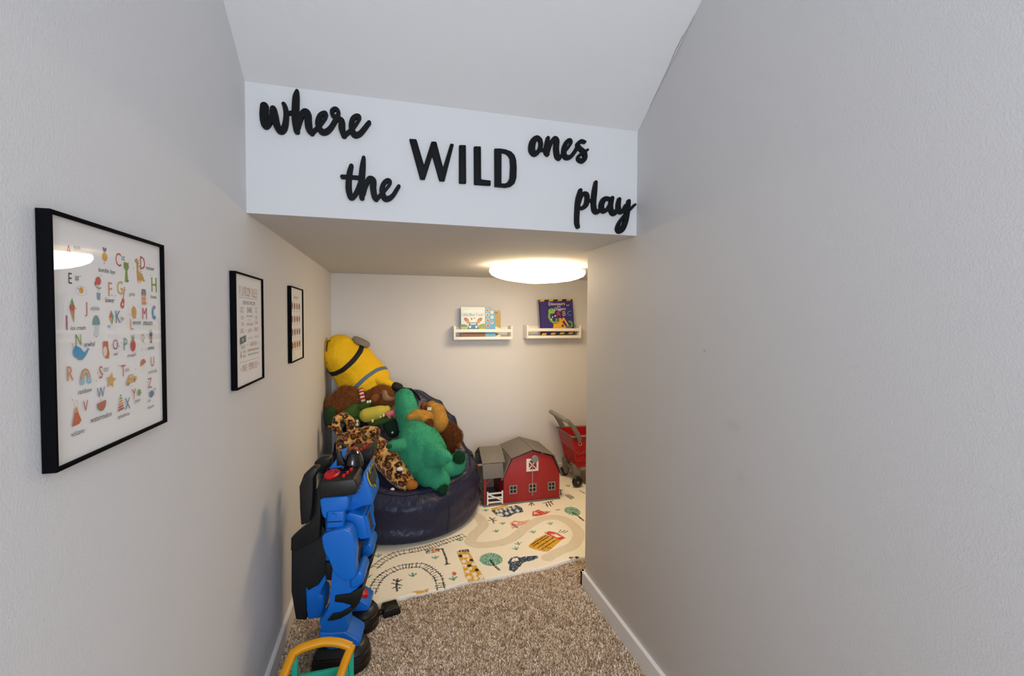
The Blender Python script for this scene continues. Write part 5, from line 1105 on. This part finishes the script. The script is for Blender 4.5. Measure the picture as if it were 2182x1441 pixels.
def leopard():
    t = plush('leopard_plush', 'leopard print plush cat sprawled head down over the bean bag rim', (0.3, 2.78, 0.40)); K = lambda k: rel(t, PP[k])
    m = bpy.data.materials.new('leopard_print'); m.use_nodes = True; nt = m.node_tree; b = nt.nodes['Principled BSDF']; b.inputs['Roughness'].default_value = .9
    b.inputs['Sheen Weight'].default_value = .2
    tc = nt.nodes.new('ShaderNodeTexCoord')
    nz = nt.nodes.new('ShaderNodeTexNoise'); nz.inputs['Scale'].default_value = 38; nz.inputs['Detail'].default_value = 2
    nt.links.new(tc.outputs['Object'], nz.inputs['Vector'])
    mxv = nt.nodes.new('ShaderNodeMix'); mxv.data_type = 'VECTOR'; mxv.inputs['Factor'].default_value = .028
    nt.links.new(tc.outputs['Object'], mxv.inputs['A']); nt.links.new(nz.outputs['Color'], mxv.inputs['B'])
    vo = nt.nodes.new('ShaderNodeTexVoronoi'); vo.feature = 'F1'; vo.inputs['Scale'].default_value = 30; vo.inputs['Randomness'].default_value = .75
    nt.links.new(mxv.outputs['Result'], vo.inputs['Vector'])
    rp = nt.nodes.new('ShaderNodeValToRGB'); cr_ = rp.color_ramp; cr_.interpolation = 'LINEAR'
    cr_.elements[0].position = 0.0; cr_.elements[0].color = lin('#8a4a14')
    cr_.elements[1].position = 1.0; cr_.elements[1].color = lin('#dcb070')
    for p, c in ((.30, '#8a4a14'), (.34, '#120b06'), (.52, '#120b06'), (.56, '#c98634'), (.72, '#dcb070')):
        e = cr_.elements.new(p); e.color = lin(c)
    nt.links.new(vo.outputs['Distance'], rp.inputs['Fac'])
    # gaps in the rosettes
    n2 = nt.nodes.new('ShaderNodeTexNoise'); n2.inputs['Scale'].default_value = 55; n2.inputs['Detail'].default_value = 1
    nt.links.new(tc.outputs['Object'], n2.inputs['Vector'])
    mr = nt.nodes.new('ShaderNodeMapRange'); mr.inputs['From Min'].default_value = .60; mr.inputs['From Max'].default_value = .64
    nt.links.new(n2.outputs['Fac'], mr.inputs['Value'])
    mx = nt.nodes.new('ShaderNodeMix'); mx.data_type = 'RGBA'; mx.inputs['B'].default_value = lin('#c4822e')
    nt.links.new(mr.outputs['Result'], mx.inputs['Factor']); nt.links.new(rp.outputs['Color'], mx.inputs['A']); nt.links.new(mx.outputs['Result'], b.inputs['Base Color'])
    blob('body', [K('leo'), K('leo_leg'), K('leo_paw')], m, t, 0.006, 4)
    blob('tail', [K('leo_tail')], m, t, 0.005, 3)
    blob('muzzle', [K('leo_muzzle')], mat('muzzle_orange', '#b56a22', .9, sheen=.2), t, 0.005, 3)
    wh = mat('eye_white', '#dcdcd6', .35); bk = mat('eye_black', '#0b0a0a', .3)
    n = K('leo_eye')[0]; MB().ball(n[:3], (n[3], .009, n[3] * .62), Euler((0, .1, 0)), 16, 10).build('eye', wh, t, smooth=True)
    n = K('leo_pupil')[0]; MB().ball((n[0], n[1] + .002, n[2]), (n[3] * 1.3, .009, n[3]), Euler((0, .4, 0)), 16, 10).build('eye_patch', bk, t, smooth=True)
    n = K('leo_eye2')[0]; MB().ball(n[:3], (n[3], .008, n[3] * .8), None, 14, 8).build('eye', wh, t, smooth=True)
leopard()

def dinosaur():
    t = plush('dinosaur_plush', 'large emerald green plush dinosaur seen from behind on the bean bag', (0.6, 2.74, 0.30)); K = lambda k: rel(t, PP[k])
    g = mat('emerald_plush', '#128058', 0.95, sheen=0.5, mottled=('#45a884', 11, 0.75), bump=(180, 0.5, 0.003)); dk = mat('dark_emerald', '#0a4a24', .95, bump=(120, 1, .004))
    b = blob('body', [K('dino'), K('dino_tail'), K('dino_leg'), K('dino_leg2'), K('dino_arm')], g, t, 0.007, 5, noise_amp=.002, noise_scale=25)
    fur('short_pile', b, g, t, 26000, .0065, .0014, .05, .35)
    for k, rot in (('dino_sole', Euler((.2, .5, 0))), ('dino_sole2', Euler((.5, 0, 0)))):
        n = K(k)[0]; o = MB().ball(n[:3], (n[3] * .95, .03, n[3] * 1.1), rot, 18, 12).build('foot_sole', dk, t, smooth=True)
        fur('short_pile', o, dk, t, 1800, .012, .0018, 0, .5)
    n = K('dino_claw')[0]; MB().ball(n[:3], (n[3] * 1.3, .012, n[3]), None, 14, 8).build('paw_pad', dk, t, smooth=True)
dinosaur()

def lion():
    t = plush('lion_plush', 'golden tan plush lion with dark brown mane lying on its side', (0.7, 2.94, 0.50)); K = lambda k: rel(t, PP[k])
    g = mat('golden_plush', '#a5762c', 0.95, sheen=0.4, mottled=('#bf9040', 18, .7), bump=(220, .5, .002)); br = mat('mane_brown', '#633612', .95, sheen=.2, mottled=('#80491c', 40, .7))
    b = blob('body', [K('tan'), K('tan_head'), K('tan_arm'), K('tan_paw')], g, t, 0.005, 4)
    fur('short_pile', b, g, t, 9000, .006, .0014, .05, .35)
    m = blob('mane', [K('mane')], br, t, 0.007, 3); fur('shaggy_pile', m, br, t, 7000, .026, .0018, .15, .5, curl=.3)
    blob('ear', [K('mane_ear')], mat('ear_rust', '#86401a', .95, sheen=.3), t, 0.005, 2)
    u = blob('tail_tuft', [K('tan_tuft')], br, t, 0.005, 2); fur('shaggy_pile', u, br, t, 1500, .014, .0016, .4, .4)
    blob('hind_paw', [K('tan_back')], mat('ear_rust'), t, 0.005, 2)
    n = K('tag')[0]; MB().box(n[0] - .013, n[0] + .013, n[1], n[1] + .0012, n[2] - .010, n[2] + .010, Matrix.Translation(n[:3]) @ Matrix.Rotation(.15, 4, 'Y') @ Matrix.Translation(-Vector(n[:3]))).build('care_tag', mat('tag_white', '#ddd6cc', .7), t)
lion()

def dark_dino():
    t = plush('dark_green_dinosaur', 'dark teal plush toy half buried between the crocodile and the dinosaur', (0.42, 2.95, 0.50)); K = lambda k: rel(t, PP[k])
    blob('body', [K('dark')], mat('dark_teal_plush', '#0a2c20', .95, sheen=.2, bump=(200, .5, .002)), t, 0.006, 3)
    n = K('dark_tooth')[0]; MB().ball(n[:3], n[3] * .8, seg=12, rings=8).build('tooth', mat('felt_white'), t, smooth=True)
dark_dino()
# ------------------------------------------------------------------ blue and black toy robot (local x forward, y lateral)
def robot():
    t = thing('toy_robot', 'tall blue and black toy robot standing by the left wall', 'toy robot', (0.24, 1.83, 0.004), rotz=math.radians(-7))
    blue = mat('robot_blue', '#0669c6', 0.38, spec=.5, bump=(30, .03)); blk = mat('robot_black', '#120f0c', 0.42); dk = mat('robot_dark', '#0b0a0a', .6); red = mat('robot_red', '#c8141c', 0.45); gloss = mat('helmet_gloss', '#0b0b0c', 0.12, coat=.5); yel = mat('badge_yellow', '#c9a81e', .5)
    dz = 0.004
    def ex(key, l0, l1, name, m, bevel=.006, par=None, seg=3, poly=None):
        mb = MB().prism(poly or ROBOT[key], l0, l1, 'xz'); mb.v = [(p[0], p[1], p[2] - dz) for p in mb.v]
        return mb.build(name, m, par or t, bevel, seg)
    # back
    ex('cape', -.05, .10, 'back_shell', dk, .006)
    ex('cape_strap', -.075, -.045, 'back_strap', blk, .003); ex('cape_strap', .10, .13, 'back_strap', blk, .003)
    ex('wing', -.115, -.070, 'back_fin', blk, .007); ex('far_wing', .085, .13, 'back_fin', blk, .007)
    ex('thruster', -.045, .05, 'thruster', blue, .006)
    MB().ball((ROBOT['thruster'][3][0] + .012, -.048, ROBOT['thruster'][3][1] - .03), (.006, .004, .010), Euler((0, -.5, 0)), 10, 8).build('green_light', mat('robot_green', '#3fa81e', .4), t, smooth=True)
    # torso
    ch = ex('chest', -.070, .10, 'chest', blue, .012)
    ex(None, -.06, .09, 'abdomen', blue, .012, poly=[(-.06, .36), (.03, .36), (.035, .50), (.03, .56), (-.06, .56)])
    ex(None, -.075, .085, 'hip', dk, .01, poly=[(-.055, .30), (.05, .30), (.055, .37), (-.06, .37)])
    # badge on the chest: dark scalloped plate with yellow edge, lies on the sloped front
    e0, e1 = ROBOT['chest'][3], ROBOT['chest'][5]
    fv = Vector((e1[0] - e0[0], 0, e1[1] - e0[1])); down = fv.normalized(); nrm = Vector((-down.z, 0, down.x)); 
    if nrm.x < 0: nrm = -nrm
    cen = Vector((e0[0], 0.0, e0[1] - dz)) + down * (fv.length * .50)
    sh = [(-1, .35), (-.75, .62), (-.5, .45), (-.36, .2), (-.2, .32), (-.12, .62), (-.06, .45), (.06, .45), (.12, .62), (.2, .32), (.36, .2), (.5, .45), (.75, .62), (1, .35), (.9, -.2), (.7, -.42), (.55, -.2), (.4, -.5), (.2, -.35), (0, -.75), (-.2, -.35), (-.4, -.5), (-.55, -.2), (-.7, -.42), (-.9, -.2)]
    def plate(k, off, m, nm, par):
        vs = []
        for o in (off - .004, off): vs += [cen + Vector((0, 1, 0)) * (a * .070 * k) - down * (b * .058 * k) + nrm * o for a, b in sh]
        n = len(sh); fs = [tuple(range(n)), tuple(range(n, 2 * n))[::-1]] + [(i, (i + 1) % n, n + (i + 1) % n, n + i) for i in range(n)]
        return MB().add(vs, fs).build(nm, m, par)
    bd = plate(1.0, .0055, yel, 'badge', t); plate(.90, .0075, blk, 'badge_face', bd)
    # shoulders
    for s, key, (l0, l1) in ((0, 'shoulder_block', (-.165, -.03)), (1, 'far_block', (.12, .25))):
        b = ex(key, l0, l1, 'shoulder_block', blk, .006)
        P_ = ROBOT[key]; zt = max(p[1] for p in P_) - dz
        if s == 0:
            cx = (P_[0][0] + P_[4][0]) / 2
            lc = -.10
            dial = MB().lathe([(0, .0), (.030, .0), (.031, .008), (.026, .012), (.022, .006), (0, .006)], 24, Matrix.Translation((cx - .030, lc, zt - .007)) @ Matrix.Diagonal((.85, 1.55, 1, 1)))
            d = dial.build('dial', red, b, smooth='angle'); MB().box(cx - .034, cx - .025, lc - .034, lc + .034, zt - .004, zt + .004).build('grip', red, d, .002)
            for i in range(3):
                MB().lathe([(.006, -.004), (.006, .006), (.004, .008), (0, .008)], 12, Matrix.Translation((cx + .018 + .006 * i, lc - .035 + .033 * i, zt))).build('button', red, b, smooth='angle')
            for i in range(4):
                MB().ball((P_[3][0] + .001 - .006 * (i % 2), -.13 + .028 * (i // 2), P_[3][1] - dz - .008 - .018 * (i % 2)), .003, seg=8, rings=6).build('rivet', mat('rivet_grey', '#5a544c', .4), b, smooth=True)
        else:
            for i in range(3):
                MB().lathe([(.006, -.004), (.006, .006), (.004, .008), (0, .008)], 12, Matrix.Translation((P_[1][0] + .018 + .010 * i, .135 + .02 * i, zt - .022 + .007 * i))).build('button', red, b, smooth='angle')
            MB().ball((P_[1][0] - .018, .16, zt - .022), (.02, .03, .008), None, 14, 8).build('dial', red, b, smooth=True)
    # head
    hp = ROBOT['head_pts']
    MB().ball((.032, .0, .708), (.040, .048, .062), None, 24, 16).build('helmet', gloss, t, smooth=True)
    ex('face_blue', -.043, -.030, 'cheek_panel', blue, .002)
    ex('ear', -.050, -.038, 'helmet_fin', blk, .003); ex('far_ear', .035, .047, 'helmet_fin', blk, .003)
    ex('collar', -.045, .06, 'collar', blue, .006)
    ex(None, -.03, .04, 'neck', blk, .004, poly=[(.0, .62), (.055, .62), (.055, .70), (.0, .70)])
    # near arm
    ex('shoulder', -.150, -.075, 'shoulder_joint', blue, .006)
    ex('upper_arm', -.155, -.105, 'upper_arm', blue, .006)
    ex('forearm', -.178, -.118, 'forearm', blue, .026, seg=5)
    # moulded details of the near arm: elbow pin, cuff seam and forearm ridge
    ua = ROBOT['upper_arm']; ex_, ez_ = (ua[2][0] + ua[3][0]) / 2, (ua[2][1] + ua[3][1]) / 2 - dz
    MB().box(ua[3][0] + .004, ua[2][0] - .002, -.1575, -.150, ez_ + .040, ez_ + .0425).build('panel_seam', dk, t)
    MB().box(ua[3][0] + .004, ua[2][0] - .002, -.1570, -.150, ez_ + .018, ez_ + .020).build('panel_seam', dk, t)
    MB().lathe([(0, 0), (.009, 0), (.011, .003), (.011, .006), (0, .006)], 20, Matrix.Translation((ex_ - .004, -.1555, ez_ + .062)) @ Matrix.Rotation(math.radians(90), 4, 'X')).build('elbow_pin', blue, t, smooth='angle')
    # far arm: same shapes on the other side
    ex('upper_arm', .13, .21, 'upper_arm', blue, .006); ex('forearm', .125, .22, 'forearm', blue, .026, seg=5)
    # launcher box with perforated grille
    la = ex('launcher', -.10, .01, 'launcher', blue, .005)
    p2, p3 = ROBOT['launcher'][2], ROBOT['launcher'][3]
    f0 = Vector((p2[0], -.097, p2[1] - dz)); f1 = Vector((p3[0], -.097, p3[1] - dz)); dv = f1 - f0; lv = Vector((0, .104, 0)); nv = Vector((-dv.z, 0, dv.x)).normalized()
    if nv.x < 0: nv = -nv
    def quad(u0, u1, v0, v1, o): return [f0 + dv * u + lv * v + nv * o for u, v in ((u0, v0), (u1, v0), (u1, v1), (u0, v1))]
    fr = MB()
    for q in ((0, 1, 0, .14), (0, 1, .86, 1), (0, .08, .14, .86), (.92, 1, .14, .86)):
        a = quad(*q, .0); b = quad(*q, .010); fr.add(a + b, [(3, 2, 1, 0), (4, 5, 6, 7), (0, 1, 5, 4), (1, 2, 6, 5), (2, 3, 7, 6), (3, 0, 4, 7)])
    frm = fr.build('grille_frame', blue, la)
    a = quad(.08, .92, .14, .86, .001); b = quad(.08, .92, .14, .86, .0035)
    MB().add(a + b, [(3, 2, 1, 0), (4, 5, 6, 7), (0, 1, 5, 4), (1, 2, 6, 5), (2, 3, 7, 6), (3, 0, 4, 7)]).build('grille', dk, la)
    mesh_ = MB()
    for i in range(14):
        for j in range(5):
            cp = f0 + dv * (.13 + .057 * i) + lv * (.22 + .14 * j + .04 * (i % 2)) + nv * .0035
            mesh_.ball(cp, .0018, seg=6, rings=4)
    mesh_.build('grille_studs', mat('rivet_grey'), la)
    # legs
    for s in (0, 1):
        o = 0 if s == 0 else .205
        ex('leg', -.14 + o, -.07 + o, 'leg', blue, .010)
        ex('knee', -.152 + o, -.035 + o, 'knee_plate', blue, .012)
        ex('stripe_upper', -.148 + o, -.037 + o, 'shin_guard', blk, .003); ex('stripe_lower', -.1475 + o, -.038 + o, 'shin_guard', blk, .003)
        ex('ankle', -.142 + o, -.040 + o, 'ankle', blue, .012)
        # boot: rounded plan, three stacked tread bands
        x0, x1 = -.085, .112; yc = -.105 + o; hw = .066
        def plan(inset):
            pts = [(x0 + inset, yc - hw * .75 + inset), (x0 + .02, yc - hw * .9 + inset)]
            for k in range(13):
                a = -math.pi / 2 + math.pi * k / 12; pts.append((x1 - hw * .9 + (hw * .9 - inset) * math.cos(a), yc + (hw - inset) * math.sin(a)))
            return pts + [(x0 + .02, yc + hw * .9 - inset), (x0 + inset, yc + hw * .75 - inset)]
        bt = MB()
        lev = [(.004, 0), (0, .006), (0, .026), (.004, .029), (.004, .032), (.0, .035), (.003, .054), (.007, .057), (.007, .060), (.004, .063), (.018, .082), (.03, .085)]
        rings = [[(p[0], p[1], z) for p in plan(i)] for i, z in lev]
        n = len(rings[0]); vs = [p for r in rings for p in r]
        fs = [tuple(range(n))[::-1]] + [(a * n + i, a * n + (i + 1) % n, (a + 1) * n + (i + 1) % n, (a + 1) * n + i) for a in range(len(rings) - 1) for i in range(n)] + [tuple(range((len(rings) - 1) * n, len(rings) * n))]
        bt.add(vs, fs).build('boot', blk, t, smooth='angle')
        if s:
            MB().lathe([(0, 0), (.022, 0), (.024, .006), (.02, .016), (.008, .02), (0, .02)], 20, Matrix.Translation((.045, yc + .0, .128)) @ Matrix.Rotation(.5, 4, 'Y')).build('ankle_dial', red, t, smooth='angle')
robot()

# ------------------------------------------------------------------ small black box part lying by the rug corner
def small_part():
    t = thing('black_toy_block', 'small black plastic toy block on the carpet by the rug corner', 'toy part', (0.41, 1.975, 0.003), rotz=math.radians(12))
    k = mat('block_black', '#12100e', .4)
    MB().prism([(-.035, 0), (.034, 0), (.038, .012), (.030, .036), (-.030, .036), (-.036, .025)], -.03, .03, 'xz').build('block_body', k, t, .003)
    MB().box(-.022, .012, -.022, .022, .035, .039).build('block_lid', k, t, .002)
    MB().box(-.055, -.036, -.012, .012, .008, .022).build('block_tab', k, t, .002)
small_part()

# ------------------------------------------------------------------ toy cart with yellow handle in the foreground
def push_toy():
    t = thing('push_toy', 'teal plastic toy cart with chunky yellow handle frame in front of the robot', 'toy cart', (0.20, 1.36, 0.012))
    c = t.location
    yel = mat('toy_yellow', '#dc9404', 0.4, bump=(60, .03)); teal = mat('toy_teal', '#1f9c80', 0.4); gr = mat('toy_grey_wheel', '#3a3a3c', .5)
    def L(mb, name, m, bevel=0, smooth=None): 
        mb.v = [(p[0] - c.x, p[1] - c.y, p[2] - c.z) for p in mb.v]; return mb.build(name, m, t, bevel, smooth=smooth)
    # handle bar (arched) with rounded rectangular section and two legs reaching towards the camera
    arch = [(.128, 1.458, .262), (.150, 1.462, .270), (.205, 1.466, .2745), (.255, 1.462, .266), (.291, 1.456, .250)]
    def beam(path, w, h):
        path = catmull([tuple(p) for p in path], 6); vs = []; fs = []; n = len(path)
        for i, p in enumerate(path):
            a = Vector(path[max(i - 1, 0)]); b = Vector(path[min(i + 1, n - 1)]); d = (b - a).normalized(); s = d.cross(Vector((0, -.45, .9))).normalized(); u = s.cross(d)
            for k in range(12):
                an = 2 * math.pi * k / 12; ca, sa = math.cos(an), math.sin(an)
                e = 0.55
                vs.append(Vector(p) + s * (w / 2 * math.copysign(abs(ca) ** e, ca)) + u * (h / 2 * math.copysign(abs(sa) ** e, sa)))
        for i in range(n - 1):
            for k in range(12): fs.append((i * 12 + k, i * 12 + (k + 1) % 12, (i + 1) * 12 + (k + 1) % 12, (i + 1) * 12 + k))
        fs += [tuple(range(12))[::-1], tuple(range((n - 1) * 12, n * 12))]
        return MB().add(vs, fs)
    L(beam(arch, .024, .022), 'handle_bar', yel, smooth=True)
    L(beam([(.126, 1.464, .264), (.116, 1.42, .250), (.106, 1.35, .240), (.098, 1.26, .232)], .024, .022), 'handle_leg', yel, smooth=True)
    L(beam([(.293, 1.462, .250), (.276, 1.42, .230), (.262, 1.35, .215), (.252, 1.26, .205)], .024, .022), 'handle_leg', yel, smooth=True)
    # teal frame and tub under the handle
    L(MB().box(.120, .136, 1.455, 1.470, .03, .255), 'frame_post', teal, .002); L(MB().box(.283, .298, 1.455, 1.470, .03, .238), 'frame_post', teal, .002)
    L(MB().box(.136, .283, 1.455, 1.467, .05, .188), 'rear_panel', teal, .002)
    L(MB().box(.098, .108, 1.22, 1.455, .05, .19), 'side_panel', teal, .002); L(MB().box(.250, .260, 1.22, 1.440, .05, .175), 'side_panel', teal, .002)
    L(MB().box(.098, .26, 1.21, 1.22, .05, .18), 'front_panel', teal, .002); L(MB().box(.108, .25, 1.22, 1.455, .05, .06), 'tub_floor', teal, .001)
    for x, y in ((.095, 1.25), (.265, 1.25), (.125, 1.44), (.30, 1.44)):
        L(MB().lathe([(0, -.008), (.022, -.008), (.026, -.004), (.026, .004), (.022, .008), (0, .008)], 20, Matrix.Translation((x, y, .038)) @ Matrix.Rotation(math.radians(90), 4, 'Y')), 'wheel', gr, smooth='angle')
push_toy()
